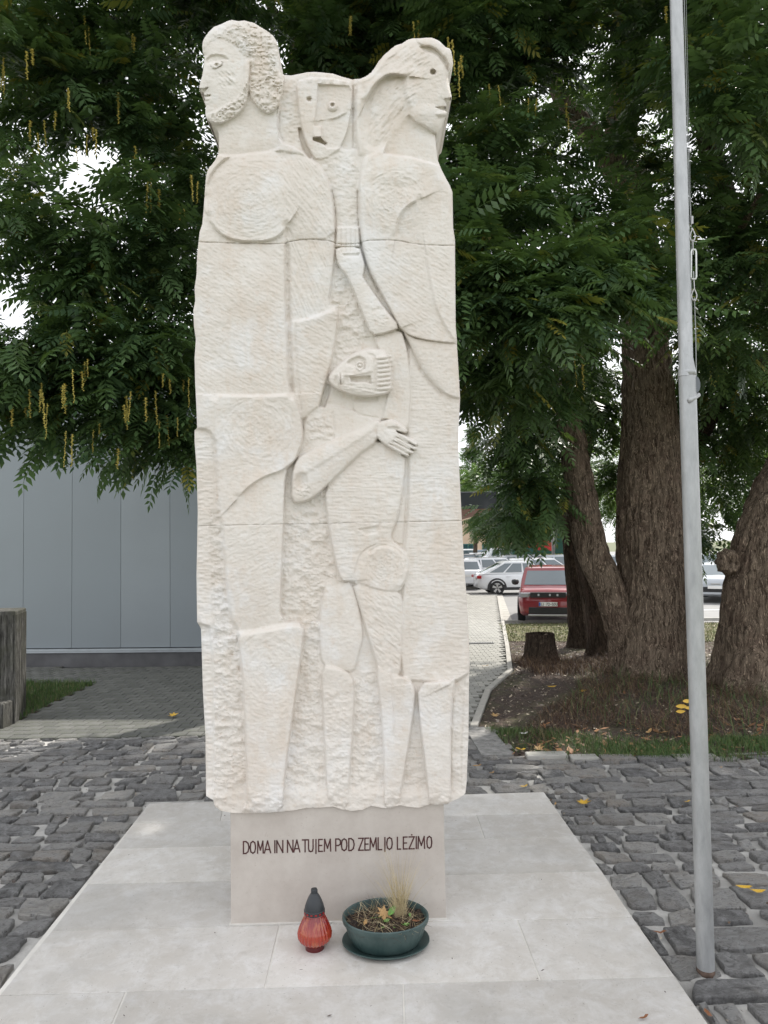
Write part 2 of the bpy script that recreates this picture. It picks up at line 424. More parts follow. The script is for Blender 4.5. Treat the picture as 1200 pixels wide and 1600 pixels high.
# -------- cobbles
def inpoly(p, poly):
    c = False; n = len(poly)
    for i in range(n):
        a, b = poly[i], poly[(i+1) % n]
        if (a[1] > p[1]) != (b[1] > p[1]) and p[0] < (b[0]-a[0])*(p[1]-a[1])/(b[1]-a[1])+a[0]: c = not c
    return c
slabpoly = [edL[-1], edR[-1], edR[0], edL[0]]
sx0, sy0 = edL[0].x, edL[0].y
def slab_excl(x0, x1, y0, y1):
    """clip an (axis-parallel) cell against the platform; returns list of cells"""
    def xl(y): t = (y-edL[-1].y)/(edL[0].y-edL[-1].y); return edL[-1].x+(edL[0].x-edL[-1].x)*t
    def xr(y): t = (y-edR[-1].y)/(edR[0].y-edR[-1].y); return edR[-1].x+(edR[0].x-edR[-1].x)*t
    ym = (y0+y1)/2
    if ym > max(edL[0].y, edR[0].y)-.03: return [(x0, x1)]
    l, r = xl(ym)-.015, xr(ym)+.015
    if x1 <= l or x0 >= r: return [(x0, x1)]
    res = []
    if x0 < l-.07: res.append((x0, l))
    if x1 > r+.07: res.append((r, x1))
    return res
DL = gnd(160, 1149).y; DB = gnd(745, 1133).y; DR = gnd(900, 1178).y
xpath = gnd(800, 1170).x
def far_limit(x):
    if x < gnd(330, 1150).x: return DL
    if x < xpath: return DB
    return DR + .10*math.sin(x*1.7)
sheet('paved_bed', [(-8, 0), (8, 0), (8, DR+.05), (xpath, DR), (gnd(790, 1133).x-.05, DB+.02), (-1, DB+.02), (-8, DL+.05)], -0.052, MORTAR, label='grey mortar bed holding the rough stone setts')
cob = []   # (poly, ztop, dist)
y = 1.95
r_ = random.Random(11)
while y < DB:
    dy = r_.choice((.13, .16, .18, .2, .22, .26)) * (1.0 if y > 5.5 else 1.12)
    y1 = y+dy
    if y1 > DB: y1 = DB
    x = -6.2 - r_.random()*.3
    while x < 6.2:
        dx = r_.choice((.14, .2, .24, .28, .33, .4, .46))*r_.uniform(.85, 1.1)
        for (a, b) in slab_excl(x, x+dx, y, y1):
            xm = (a+b)/2; fl = far_limit(xm)
            if y >= fl-.05 or b-a < .07: continue
            yt = min(y1, fl)
            cells = [(a, b, y, yt)]
            if dy > .19 and b-a < .34 and r_.random() < .22:
                ym = y+(yt-y)*r_.uniform(.4, .6); cells = [(a, b, y, ym), (a, b, ym, yt)]
            for (xa, xb, ya, yb) in cells:
                g_ = r_.uniform(.010, .028); k = .026
                if (xb-xa) < .05 or yb-ya < .05: continue
                co = [(xa+g_, ya+g_), (xb-g_, ya+g_), (xb-g_, yb-g_), (xa+g_, yb-g_)]
                co = [(p[0]+r_.uniform(-k, k), p[1]+r_.uniform(-k, k)*.8) for p in co]
                if r_.random() < .45:
                    j = r_.randrange(4); c2 = ((xa+xb)/2, (ya+yb)/2); co[j] = (co[j][0]*.78+c2[0]*.22, co[j][1]*.78+c2[1]*.22)
                cob.append((co, r_.uniform(-.026, -.012), r_.random()))
        x += dx
    y = y1
def cobble_geo(co, zt, seed):
    q = random.Random(seed); out_ = []
    for i in range(4):
        a = Vector(co[i]); b = Vector(co[(i+1) % 4]); n = 4 if (b-a).length > .22 else 3
        for j in range(n):
            p = a+(b-a)*(j/n)
            if j: p += Vector((q.uniform(-1, 1), q.uniform(-1, 1)))*.012
            else:
                c = Vector(((co[0][0]+co[2][0])/2, (co[0][1]+co[2][1])/2)); p += (c-p)*q.choice((0, .02, .05, .12))
            out_.append(p)
    n = len(out_); c = sum(out_, Vector((0, 0)))/n
    tx, ty = q.uniform(-.07, .07), q.uniform(-.07, .07)
    def z(p, o): return zt+o+(p.x-c.x)*tx+(p.y-c.y)*ty
    v = [(p.x, p.y, -.075) for p in out_]
    v += [(p.x, p.y, z(p, -.006)+q.uniform(-.006, .003)) for p in out_]
    inn = [p+(c-p).normalized()*min(.009, (c-p).length*.3) for p in out_]
    v += [(p.x, p.y, z(p, q.uniform(-.003, .003))) for p in inn]
    m2 = [p+(c-p)*.5 for p in out_]
    v += [(p.x, p.y, z(p, q.uniform(-.007, .007))) for p in m2]
    v.append((c.x, c.y, z(c, q.uniform(-.003, .006))))
    f = []
    for r0 in range(3): f += [(r0*n+i, r0*n+(i+1) % n, (r0+1)*n+(i+1) % n, (r0+1)*n+i) for i in range(n)]
    f += [(3*n+i, 3*n+(i+1) % n, 4*n) for i in range(n)]
    return v, f
def inframe(p, m=30):
    q = Vector(p)-CAM
    if q.dot(F3) <= .3: return False
    a, b = pxof(p); return -m < a < 1200+m and -m < b < 1600+m
vis = []; rest = []
for i, (co, zt, s_) in enumerate(cob):
    c = Vector(((co[0][0]+co[2][0])/2, (co[0][1]+co[2][1])/2, 0))
    a, b = pxof(c)
    hid = 370 < a < 705 and b < 1260
    (vis if inframe(c) and not hid else rest).append((c.y, co, zt, i))
vis.sort(key=lambda t: t[0])
rest += vis[300:]; vis = vis[:300]
setts = thing('cobbled_paving', 'rough dark stone setts in pale mortar around the slab platform', 'paving', kind='structure')
for (_, co, zt, i) in vis:
    v, f = cobble_geo(co, zt, i); o = mobj('sett', v, f, COBBLE, setts)
mb = MB()
for (_, co, zt, i) in rest:
    v, f = cobble_geo(co, zt, i); mb.add(v, f)
mb.build('far_setts', COBBLE, setts, kind='stuff')
# larger flat kerb stone beside the path and the pale edge stones along the bed
mb = MB(); P = [gnd(727,1136), gnd(766,1134), gnd(803,1177), gnd(752,1177)]
mb.prism([P[3], P[2], P[1], P[0]], -.06, -.012, .004); mb.build('flat_stone', simple('rough_grey_stone', (.25, .245, .235), .85, 0, .35, 14, .9), setts, label='flat pale stone at the foot of the path')
xx = xpath+.1
while xx < 3.2:
    L_ = rnd.uniform(.3, .55); mb = MB(); yb = DR+.10*math.sin(xx*1.7)
    mb.prism([(xx+.01, yb-.16), (xx+L_-.01, yb-.155+rnd.uniform(-.02, .02)), (xx+L_-.015, yb+rnd.uniform(-.01, .03)), (xx+.01, yb+rnd.uniform(-.01, .02))], -.06, rnd.uniform(.004, .016), .008)
    mb.build('edge_stone', PAVERL if xx < 2.2 else COBBLE, setts); xx += L_

# -------- pavers
def paver_field(name, label, x0, x1, y0, y1, dx, dy, keep, m, jm_z, ztop, gap=.004, yaw=YAW, piece='paver'):
    t = thing(name, label, 'paving', kind='structure')
    cells = []; j = 0; yy = y0
    while yy < y1:
        off = (j % 2)*dx*.5; xx = x0-off
        while xx < x1:
            c = Vector((xx+dx/2, yy+dy/2, 0))
            if keep(c.x, c.y): cells.append(c)
            xx += dx
        yy += dy; j += 1
    h = MB(); h.box((0, 0, -.03), (dx-2*gap, dy-2*gap, .06), 0, .003)
    vis = [c for c in cells if inframe(c, 5)]
    def hidden(c):
        a, b = pxof(c); return 330 < a < 722 and b < 1260
    vis = sorted([c for c in vis if not hidden(c)], key=lambda c: c.length)
    near = vis[:300]; ids = {id(c) for c in near}
    me = None
    for c in near:
        if me is None:
            o = h.build(piece, m, t); me = o.data; o.location = (c.x, c.y, ztop+rnd.uniform(-.002, .002))
        else:
            o = bpy.data.objects.new(piece, me); o.location = (c.x, c.y, ztop+rnd.uniform(-.002, .002)); put(o, t)
        o.rotation_euler = (rnd.uniform(-.006, .006), rnd.uniform(-.006, .006), 0)
    V = np.array([tuple(p) for p in h.v], dtype=np.float32); Q = [f for f in h.f if len(f) == 4]
    far = [c for c in cells if id(c) not in ids]
    if far:
        C_ = np.array([(c.x, c.y, ztop+rnd.uniform(-.002, .002)) for c in far], dtype=np.float32)
        VV = (C_[:, None, :]+V[None]).reshape(-1, 3)
        QQ = (np.array(Q)[None]+(np.arange(len(far))*len(V))[:, None, None]).reshape(-1, 4)
        o = bpy.data.objects.new('far_'+piece+'s', qmesh('far_'+piece+'s', VV, QQ, m)); put(o, t, kind='stuff')
    return t
grassL = [gnd(-60,1062), gnd(152,1065), gnd(100,1088), gnd(40,1118), gnd(-60, 1155)]
WL, WR = gnd(40,1040), gnd(311,1038)          # foot of the metal clad wall
def wall_y(x): return WL.y+(WR.y-WL.y)*(x-WL.x)/(WR.x-WL.x)
PE = [gnd(x, y) for x, y in ((746,1133),(767,1076),(801,1046),(796,1010),(791,985),(779,926))]  # right edge of the path
def pathx(y):
    for a, b in zip(PE, PE[1:]):
        if a.y <= y <= b.y: return a.x+(b.x-a.x)*(y-a.y)/(b.y-a.y)
    return PE[-1].x if y > PE[-1].y else PE[0].x
sheet('paver_bed', [(-9, DL), (PE[0].x, DB), (PE[0].x, 9.2), (2.6, 14.3), (-9, 14.3)], -0.058, JOINT, label='dark sand bed below the block paving')
paver_field('block_paving', 'dark grey block paving between the stone setts and the metal clad wall', -8.5, .6, DL+.01, 14.0, .2, .19,
            lambda x, y: y < wall_y(x)-.09 and (y > (DL if x < -2.2 else DB)+.09) and not inpoly((x, y), grassL), PAVER, 0, -.022)
pth = paver_field('path_paving', 'light grey brick paved footpath running back past the monument to the car park', .6, 6.0, DB+.02, 33, .2, .125,
            lambda x, y: x < pathx(y)-.13 and x > .6+max(0, (y-14))*.13, PAVERL, 0, -.022)
sheet('footpath', [(.55, DB), (pathx(DB)-.02, DB)]+[(p.x-.04, p.y) for p in PE[1:]]+[(3.2, 33), (.55, 14)], -0.056, JOINT, label='sand bed under the light brick footpath')
for a, b in zip(PE, PE[1:]):
    n_ = max(1, round((b-a).length/1.0)); d = (b-a)/n_; nrm = Vector((d.y, -d.x, 0)).normalized()
    if a is PE[-2]: n_ = min(n_, 12)
    for k in range(n_):
        p, q = a+d*(k+.004), a+d*(k+.996)
        mb = MB(); mb.prism([p-nrm*.09, p, q, q-nrm*.09][::1], -.1, .0, .006); mb.build('kerb_stone', KERB, pth)
# drain in the path
dr = thing('drain_grate', 'slotted metal drain grate set across the light brick path', 'drain', gnd(752, 1005, -.02))
mb = MB(); c = gnd(750, 1005, -.02)-dr.location
mb.box(c+Vector((0, 0, .0)), (.62, .22, .012)); mb.build('frame', BLACKP, dr)
for k in range(15):
    mb = MB(); mb.box(c+Vector((-.26+k*.037, 0, .01)), (.016, .17, .012)); mb.build('bar', STEEL, dr)

# -------- soil bed, turf
bedp = [gnd(802,1177), gnd(1215,1183), (9.5, DR, 0), (12, 19.8, 0), gnd(779.5,974), gnd(791,986), gnd(797,1011), gnd(803,1046), gnd(769,1076), gnd(748,1133)]
sheet('soil_bed', [(p[0], p[1]) for p in bedp], -0.03, SOIL, label='bare mulch and soil bed around the big trees')
sheet('turf_strip', [gnd(792,1000), gnd(1230,1000), gnd(1230,971), gnd(779,973.5)], -0.024, TURF, label='strip of thin worn turf before the car park')
sheet('lawn', grassL, -.03, SOIL, label='small lawn wedge beside the metal wall')
def blades(name, polys, n, h, wd, m, lean=.35, z=-.03, label=None, dens=None, curl=.3, up=True, parent=None):
    """n thin two-quad blades scattered in polygons"""
    pts = []
    for poly in polys:
        P = np.array([(p[0], p[1]) for p in poly]); lo, hi = P.min(0), P.max(0); tries = 0; k = 0
        while k < n//len(polys) and tries < n*6:
            tries += 1; q = (rnd.uniform(lo[0], hi[0]), rnd.uniform(lo[1], hi[1]))
            if inpoly(q, poly) and (dens is None or rnd.random() < dens(*q)): pts.append(q); k += 1
    N_ = len(pts); B = np.zeros((N_, 3)); B[:, :2] = pts; B[:, 2] = z
    H = h*(.5+rng.random(N_)); A = rng.random(N_)*6.28; W = np.stack([np.cos(A), np.sin(A), 0*A], 1)*wd[None] if False else np.stack([np.cos(A), np.sin(A), 0*A], 1)*wd
    la = rng.random(N_)*6.28; Ld = np.stack([np.cos(la), np.sin(la), 0*la], 1)*(lean*H*rng.random(N_))[:, None]
    Z = np.zeros((N_, 3)); Z[:, 2] = 1
    mid = B+Z*(H*.55)[:, None]+Ld*.35; tip = B+Z*(H*(1-curl*rng.random(N_)))[:, None]+Ld
    V = np.stack([B-W, B+W, mid+W*.7, mid-W*.7, tip+W*.12, tip-W*.12], 1).reshape(-1, 3)
    i = np.arange(N_)*6
    Q = np.concatenate([np.stack([i, i+1, i+2, i+3], 1), np.stack([i+3, i+2, i+4, i+5], 1)])
    t = rng.random(N_); T = np.concatenate([t, t])
    o = bpy.data.objects.new(name, qmesh(name, V, Q, m, tone=T)); return put(o, parent, label=label, kind='stuff')
blades('lawn_grass', [grassL], 9000, .08, .004, GRASS, label='bright green grass and clover on the small lawn wedge')
fr = [gnd(757,1136), gnd(803,1172), gnd(880,1182), gnd(1215,1188), gnd(1215,1150), gnd(1010,1150), gnd(850,1140)]
def patchy(x, y): return .15+.85*max(0, math.sin(x*2.3+1.2)*math.sin(y*3.1+x)+.35)
blades('edge_grass', [fr], 7000, .075, .003, GRASS, lean=.9, label='short green grass along the edge of the stone setts', dens=patchy)
blades('turf_grass', [[gnd(792,1002), gnd(1230,1004), gnd(1230,971), gnd(779,973.5)]], 9000, .05, .006, GRASS2, lean=.8, z=-.024, label='thin yellowing grass strip in front of the red car')
# dry stems round the trunks
tw1 = [gnd(905,1060), gnd(960,1035), gnd(1215,1040), gnd(1215,1150), gnd(1050,1150), gnd(940,1128), gnd(880,1110)]
tw2 = [gnd(850,1105), gnd(960,1060), gnd(960,1130), gnd(840,1160), gnd(808,1150)]
tw3 = [gnd(800,1032), gnd(960,1030), gnd(962,1052), gnd(840,1054)]
blades('dry_stems', [tw1], 6500, .14, .003, TWIG, lean=3.0, dens=lambda x, y: .25+.75*max(0, math.sin(x*3.1)*math.sin(y*2.3+x)+.5), label='tangle of dry reddish stems at the foot of the big trunks')
blades('dry_sprouts', [tw2], 1800, .10, .003, TWIG, lean=1.6, label='low ridge of dry brown shoots on the soil')
blades('stump_sprouts', [tw3], 2200, .16, .0035, TWIG, lean=1.2, label='dry brown shoots around the stump and slim trunks')
blades('green_shoots', [tw1], 900, .20, .004, GRASS, lean=1.0, label='a few green shoots among the dry stems')
# mulch chips
def chips(name, poly, n, s_, m, label, z=-.026):
    pts = []; P = np.array([(p[0], p[1]) for p in poly]); lo, hi = P.min(0), P.max(0)
    while len(pts) < n:
        q = (rnd.uniform(lo[0], hi[0]), rnd.uniform(lo[1], hi[1]))
        if inpoly(q, poly): pts.append(q)
    B = np.zeros((n, 3)); B[:, :2] = pts; B[:, 2] = z+rng.random(n)*.012
    A = rng.random(n)*6.28; S = s_*(.4+1.2*rng.random(n)**2)
    X = np.stack([np.cos(A), np.sin(A), (rng.random(n)-.5)*.9], 1)*S[:, None]; Y = np.stack([-np.sin(A), np.cos(A), (rng.random(n)-.5)*.9], 1)*(S*(.2+.35*rng.random(n)))[:, None]
    V = np.stack([B-X, B-Y, B+X, B+Y], 1).reshape(-1, 3); i = np.arange(n)*4
    o = bpy.data.objects.new(name, qmesh(name, V, np.stack([i, i+1, i+2, i+3], 1), m, tone=rng.random(n)**1.6)); return put(o, None, label=label, kind='stuff')
chips('mulch', bedp, 30000, .026, LITTER, 'brown wood chips and leaf bits covering the soil bed')

# -------- metal clad wall
wx = (WR-WL).normalized(); wallt = thing('clad_building', 'long blue grey metal clad wall with vertical panel joints and bright base trim', 'building', (WL.x, WL.y, -.05), math.atan2(wx.y, wx.x))
def wloc(px):  # distance along the wall of a pixel column, at base
    d = pdir(px, 1000); t = (WL.y+0)/d.y
    # solve intersection with vertical wall plane
    nx, ny = -wx.y, wx.x; t = ((WL.x-CAM.x)*nx+(WL.y-CAM.y)*ny)/(d.x*nx+d.y*ny); p = CAM+d*t
    return (Vector((p.x, p.y, 0))-Vector((WL.x, WL.y, 0))).dot(wx)
j0 = wloc(111.5); pw = (wloc(267)-wloc(36.5))/3
ztop = at(8, 566, WL.y).z+.05
k = -7
while k < 7:
    x0 = j0+k*pw; mb = MB()
    mb.box((x0+pw/2, .06, (ztop+.39)/2), (pw-.007, .10, ztop-.39), 0)
    mb.build('panel', PANEL, wallt); k += 1
xa, xb = j0-7*pw, j0+7*pw
mb = MB(); mb.box(((xa+xb)/2, 2.1, ztop/2), (xb-xa-.02, 4.0, ztop-.02)); mb.build('core', simple('dark_joint', (.10, .11, .12), .8), wallt)
mb = MB(); mb.box(((xa+xb)/2, -.005, .355), (xb-xa, .06, .035)); mb.box(((xa+xb)/2, .012, .315), (xb-xa, .05, .045)); mb.build('base_trim', TRIM, wallt)
mb = MB(); mb.box(((xa+xb)/2, .05, .145), (xb-xa, .06, .29)); mb.build('base', BASEC, wallt)
mb = MB(); mb.box(((xa+xb)/2, .2, ztop+.03), (xb-xa+.04, .5, .09)); mb.build('roof_cap', TRIM, wallt)

# -------- concrete post at the left edge
pc = gnd(23, 1133, -.04)
pst = thing('concrete_pillar', 'squat weathered ribbed concrete pillar at the left edge of the paving', 'pillar', (pc.x, pc.y, -.04))
pz = at(23, 955, pc.y).z; pb_ = gnd(39.5, 1117, -.04)-pc
mb = MB(); mb.prism([(-1.2, 0), (0, 0), (pb_.x, pb_.y), (-1.2, pb_.y)], 0, pz+.04, .012); mb.build('shaft', OLDCONC, pst)
for k in range(14):
    mb = MB(); mb.box((-.04-k*.085, -.004, (pz+.4)/2), (.03, .02, pz-.42)); mb.build('rib', OLDCONC, pst)
for k in range(6):
    t_ = (k+.5)/6; mb = MB(); mb.box((pb_.x*t_, pb_.y*t_, (pz+.1)/2), (.02, .04, pz-.12), 0); mb.build('rib', OLDCONC, pst)
mb = MB(); mb.box((-.62, -.13, .17), (1.2, .25, .34), 0, .015); mb.build('step', OLDCONC, pst)

chips('slab_debris', [edL[-2], edR[-2], edR[0], edL[0]], 70, .009, simple('dark_specks', (.07, .05, .04), .9), 'tiny dark crumbs and leaf bits scattered on the pale slabs', z=.004)
chips('joint_litter', [gnd(0,1600), gnd(0,1160), gnd(1200,1190), gnd(1200,1600)], 900, .016, LITTER, 'fine dry leaf crumbs caught between the stone setts', z=-.03)
# ================================================================ the carved monument
_T = rng.random((256, 256))
def vn(x, y, s=0):
    x = np.asarray(x)+s*17.3; y = np.asarray(y)+s*31.7
    xi = np.floor(x).astype(int); yi = np.floor(y).astype(int); fx = x-xi; fy = y-yi
    fx = fx*fx*(3-2*fx); fy = fy*fy*(3-2*fy)
    a = _T[xi & 255, yi & 255]; b = _T[(xi+1) & 255, yi & 255]; c = _T[xi & 255, (yi+1) & 255]; d = _T[(xi+1) & 255, (yi+1) & 255]
    return (a*(1-fx)+b*fx)*(1-fy)+(c*(1-fx)+d*fx)*fy-.5
def fbm(x, y, s=0, o=4, g=.55):
    r = 0; a = 1
    for i in range(o): r = r+a*vn(x*2**i, y*2**i, s+i*3); a *= g
    return r
def sdf(poly, X, Y, closed=True):
    """signed distance, + inside; for open lines returns (distance, side, end param)"""
    n = len(poly); D = np.full(X.shape, 1e9); ins = np.zeros(X.shape, bool); side = np.zeros(X.shape)
    for i in range(n if closed else n-1):
        ax, ay = poly[i]; bx, by = poly[(i+1) % n]
        ex, ey = bx-ax, by-ay; l2 = ex*ex+ey*ey+1e-9
        t = np.clip(((X-ax)*ex+(Y-ay)*ey)/l2, 0, 1)
        d = np.hypot(X-ax-t*ex, Y-ay-t*ey)
        if closed:
            c = ((ay > Y) != (by > Y)) & (X < ex*(Y-ay)/(ey if abs(ey) > 1e-9 else 1e-9)+ax); ins ^= c
        else:
            m = d < D-1e-6; side = np.where(m, np.sign(ex*(Y-ay)-ey*(X-ax)), side)
        D = np.minimum(D, d)
    return np.where(ins, D, -D) if closed else (D, side)
def smooth_poly(P, it=1):
    for _ in range(it):
        Q = []
        for i in range(len(P)):
            a = P[i]; b = P[(i+1) % len(P)]
            Q += [(a[0]*.78+b[0]*.22, a[1]*.78+b[1]*.22), (a[0]*.22+b[0]*.78, a[1]*.22+b[1]*.78)]
        P = Q
    return P
def smooth_line(P, it=1):
    for _ in range(it):
        Q = [P[0]]
        for a, b in zip(P, P[1:]): Q += [(a[0]*.75+b[0]*.25, a[1]*.75+b[1]*.25), (a[0]*.25+b[0]*.75, a[1]*.25+b[1]*.75)]
        P = Q+[P[-1]]
    return P
def ss(a, b, x): t = np.clip((x-a)/(b-a), 0, 1); return t*t*(3-2*t)

SIL = [(310,380),(312,362),(316,350),(318,330),(320,300),(322,275),(325,264),(335,252),(341,240),(342,225),(342,210),(340,202),(336,198),(330,195),(324,188),(321,180),(321,172),(322,165),(319,158),(321,155),(319,152),(319,147),(312,142),(311,138),(313,128),(316,118),(318,105),(319,96),(320,86),(317,82),(316,72),(317,64),(320,58),(326,50),(334,42),(345,38),(355,33),(362,31),(372,33),(382,32),(390,34),(398,36),(405,41),(412,45),(420,50),(427,56),(432,64),(435,75),(436,90),(436,103),(438,112),(444,117),
 (455,118),(465,116),(480,113),(490,112.5),(500,113),(510,114),(520,115),(535,120),(550,124),(563,123),(572,119),(580,113),(586,105),(592,95),(600,86),(610,77),(618,71),(628,68),(637,62),(645,60),(655,60),(665,59),(675,59),(685,63),(693,70),(697,74),(703,76),(705,80),(707,90),(708,100),(706,108),(702,114),(700,120),(702,132),(704,143),(706,152),(704,158),(698,163),(697,167),(695,171),(698,176),(697,181),(693,188),(689,200),(684,207),(680,210),(681,225),(684,250),(690,265),(703,290),(707,300),(708,355),(711,375),
 (711,400),(712,510),(714,530),(714,540),(716,570),(718,605),(719,622),(717,660),(716,700),(719,760),(722,820),(725,880),(729,930),(732,980),(734,1040),(733,1060),(732,1150),(729,1225),(727,1240),(718,1247),(708,1251),(700,1256),(688,1258),(672,1257),(655,1262),(640,1261),(624,1258),(610,1263),(596,1262),(580,1259),(565,1266),(548,1267),(536,1265),(520,1260),(500,1262),(480,1262),(460,1266),(440,1268),(420,1270),(385,1271),(362,1270),(345,1267),(336,1260),(333,1250),(322,1244),(321,1150),(317,1080),(315,1010),(314,982),(308,972),(307,900),(308,850),(309,800),(307,730),(304,690),(304,672),(308,668),(307,640),(305,600),(304,560),(306,530),(303,510),(302,485),(305,470),(304,450),(307,430),(308,400)]
ST = 1.22
US = np.arange(298, 739, ST); VS = np.arange(26, 1277, ST)
X, Y = np.meshgrid(US, VS)
S = sdf(SIL, X, Y)
H = np.full(X.shape, -15.0)
def win(P, pad=40):
    xs = [p[0] for p in P]; ys = [p[1] for p in P]
    i0, i1 = np.searchsorted(VS, (min(ys)-pad, max(ys)+pad)); j0, j1 = np.searchsorted(US, (min(xs)-pad, max(xs)+pad))
    return slice(max(i0, 0), i1), slice(max(j0, 0), j1)
def layer(P, h, w=1.2, rr=0, k=0, gx=0, gy=0, sm=1, mode='set', tex=None, keep=False):
    """raise polygon P to height h; rr/k: edge rounding; gx,gy tilt"""
    global H
    P = smooth_poly(P, sm) if sm else P
    s_ = win(P, 8); x, y = X[s_], Y[s_]; d = sdf(P, x, y)
    cx = sum(p[0] for p in P)/len(P); cy = sum(p[1] for p in P)/len(P)
    tgt = h+gx*(x-cx)+gy*(y-cy)
    if k: tgt = tgt-k*np.exp(-np.maximum(d, 0)/rr)
    if tex is not None: tgt = tgt+tex(x, y)
    t = ss(-w, w, d)
    if mode == 'set': H[s_] = H[s_]*(1-t)+tgt*t
    elif mode == 'max': H[s_] = np.where(t > 0, np.maximum(H[s_], H[s_]*(1-t)+tgt*t), H[s_])
    elif mode == 'add': H[s_] = H[s_]+tgt*t
def crease(P, A, L, sgn=1, w=1.0, sm=2, other=0.0):
    """raised lip on one side of a line, fading over L; other: sink on the far side"""
    P = smooth_line(P, sm); s_ = win(P, L*3+6); x, y = X[s_], Y[s_]
    d, side = sdf(P, x, y, False)
    sd = d*side*sgn
    e = np.exp(-d/L)
    # taper at the ends
    (ax, ay), (bx, by) = P[0], P[-1]
    tp = np.minimum(1, np.minimum(np.hypot(x-ax, y-ay), np.hypot(x-bx, y-by))/10+.0)
    H[s_] += (A*ss(-w, w, sd)*e - other*ss(-w, w, -sd)*e)*tp
def groove(P, depth, w=1.5, sm=1, rough=0):
    P = smooth_line(P, sm); s_ = win(P, w*4); x, y = X[s_], Y[s_]; d, _ = sdf(P, x, y, False)
    dd = depth*(1+(rough*vn(x/3, y/3, 5) if rough else 0))
    H[s_] -= dd*np.exp(-(d/w)**2)
def dome(cx, cy, rx, ry, h, p=2.0):
    s_ = win([(cx-rx, cy-ry), (cx+rx, cy+ry)], 2); x, y = X[s_], Y[s_]
    q = np.clip(1-((x-cx)/rx)**2-((y-cy)/ry)**2, 0, 1); H[s_] += h*q**(p/2)
def rings(cx, cy, R1, amp=.9, asp=1.0, wl=4.0):
    s_ = win([(cx-R1, cy-R1*asp), (cx+R1, cy+R1*asp)], 2); x, y = X[s_]-cx, (Y[s_]-cy)/asp
    r = np.hypot(x, y); a = np.arctan2(y, x); m = ss(R1, R1*.8, r)
    n = vn(r/wl*1.6+.35*vn(a*3, r/20), a*5.2, 3)+.5*vn(r/wl*3, a*9, 8)
    H[s_] += amp*m*n*1.5
def strokes(P, ang, amp=.8, lw=2.2, ll=11, sm=0):
    s_ = win(P, 3); x, y = X[s_], Y[s_]; d = sdf(P, x, y); c, s2 = math.cos(ang), math.sin(ang)
    u = x*c+y*s2; v = -x*s2+y*c
    H[s_] += amp*1.6*vn(u/ll, v/lw, 4)*ss(-3, 4, d)
def roughen(P, amp=2.2, sc_=9, w=4):
    s_ = win(P, 3); x, y = X[s_], Y[s_]; d = sdf(P, x, y)
    n = fbm(x/sc_/1.5, y/sc_, 9, 4, .6); n = n+.5*np.abs(vn(x/5, y/3.4, 12))
    H[s_] += amp*n*ss(-w, w, d)

# --- deep rough ground between the figures
H += 0
mid = [(440,115),(590,115),(600,300),(735,620),(735,1255),(600,1268),(335,1268),(335,830),(440,830)]
# --- right hand robe sheet
layer([(640,520),(740,540),(742,1058),(700,1066),(645,1064),(625,1058),(630,900),(640,760),(636,640)], -9, w=3)
strokes([(640,560),(740,560),(740,1060),(640,1060)], 0, .6, 1.9, 13)
for x0 in (668, 684): groove([(x0, 830), (x0+2, 900), (x0+8, 980), (x0+12, 1045)], 1.6, 6)
# --- middle torso and its neck
layer([(437,112),(592,112),(600,240),(560,260),(487,250),(437,230)], -13, w=2)
layer([(488,246),(500,234),(515,228),(540,229),(558,234),(572,250),(566,300),(562,345),(566,383),(525,383),(524,320),(514,285)], -8.5, w=2, rr=8, k=3, mode='set')
roughen([(488,236),(560,234),(572,250),(562,380),(525,380),(514,285)], 1.5, 6)
# --- left figure, arm and side behind the main column
A1 = [(437,228),(470,235),(488,247),(503,263),(515,288),(522,318),(524,350),(524,383),(520,430),(513,476),(529,480),(527,512),(519,560),(510,592),(503,632),(480,655),(445,655),(436,500)]
layer(A1, -4.5, w=2.2, rr=10, k=4)
strokes([(440,360),(520,360),(512,490),(450,500)], 1.15, 1.0, 2.0, 12)
strokes([(452,505),(525,492),(505,620),(462,620)], .5, .7, 2.2, 11)
crease([(452,503),(475,500),(500,492),(529,480)], 4.5, 26, 1, w=3.5, other=1.5)
crease([(529,481),(527,512),(519,560),(510,592)], 2.0, 12, 1, w=1.5)
# undercut wedge by the child's chin
layer([(514,594),(508,600),(499,634),(505,636),(560,640),(560,612),(530,612)], -15, w=1.5, sm=0)
# --- left figure main column
COLP = [(298,250),(345,215),(344,150),(440,150),(432,195),(437,222),(470,234),(480,246),(445,352),(445,380),(445,480),(450,600),(458,618),(470,650),(474,680),(470,706),(460,722),(446,735),(443,820),(440,900),(437,972),(476,972),(470,1020),(461,1085),(452,1150),(446,1200),(441,1275),(298,1275)]
layer(COLP, -1.5, w=1.5, rr=5, k=1.0)
groove([(449,384),(450,480),(456,612)], 5, 3.6, rough=.5); groove([(461,505),(462,560),(470,640)], 2.0, 2.2)
H_before = H.copy()
# chest dome
chest = [(322,300),(328,275),(342,256),(362,242),(385,235),(412,233),(440,236),(470,240),(490,252),(508,275),(518,300),(522,330),(523,372),(462,376),(449,352),(440,369),(420,378),(375,379),(350,372),(333,356),(323,335)]
layer(chest, 3.0, w=2.2, rr=26, k=6.5)
crease([(325,338),(335,356),(350,370),(375,377.5),(420,377),(438,368),(449,352)], 6.5, 13, -1, w=2.6, other=2.5)
dome(395, 300, 78, 70, 3); 
rings(392, 312, 92, .62, .85, 4.2)
strokes([(440,245),(490,252),(520,300),(520,370),(450,350),(440,300)], .95, .95, 2.0, 13)
crease([(488,248),(503,263),(515,288),(522,318),(524,372)], 2.5, 7, 1, w=1.4)
groove([(518,300),(523,330),(525,378)], 3, 2.2)
# shoulder bevel light rim
crease([(322,298),(328,275),(342,256),(362,242),(385,235),(412,233),(445,238)], -3.5, 12, 1, w=2)
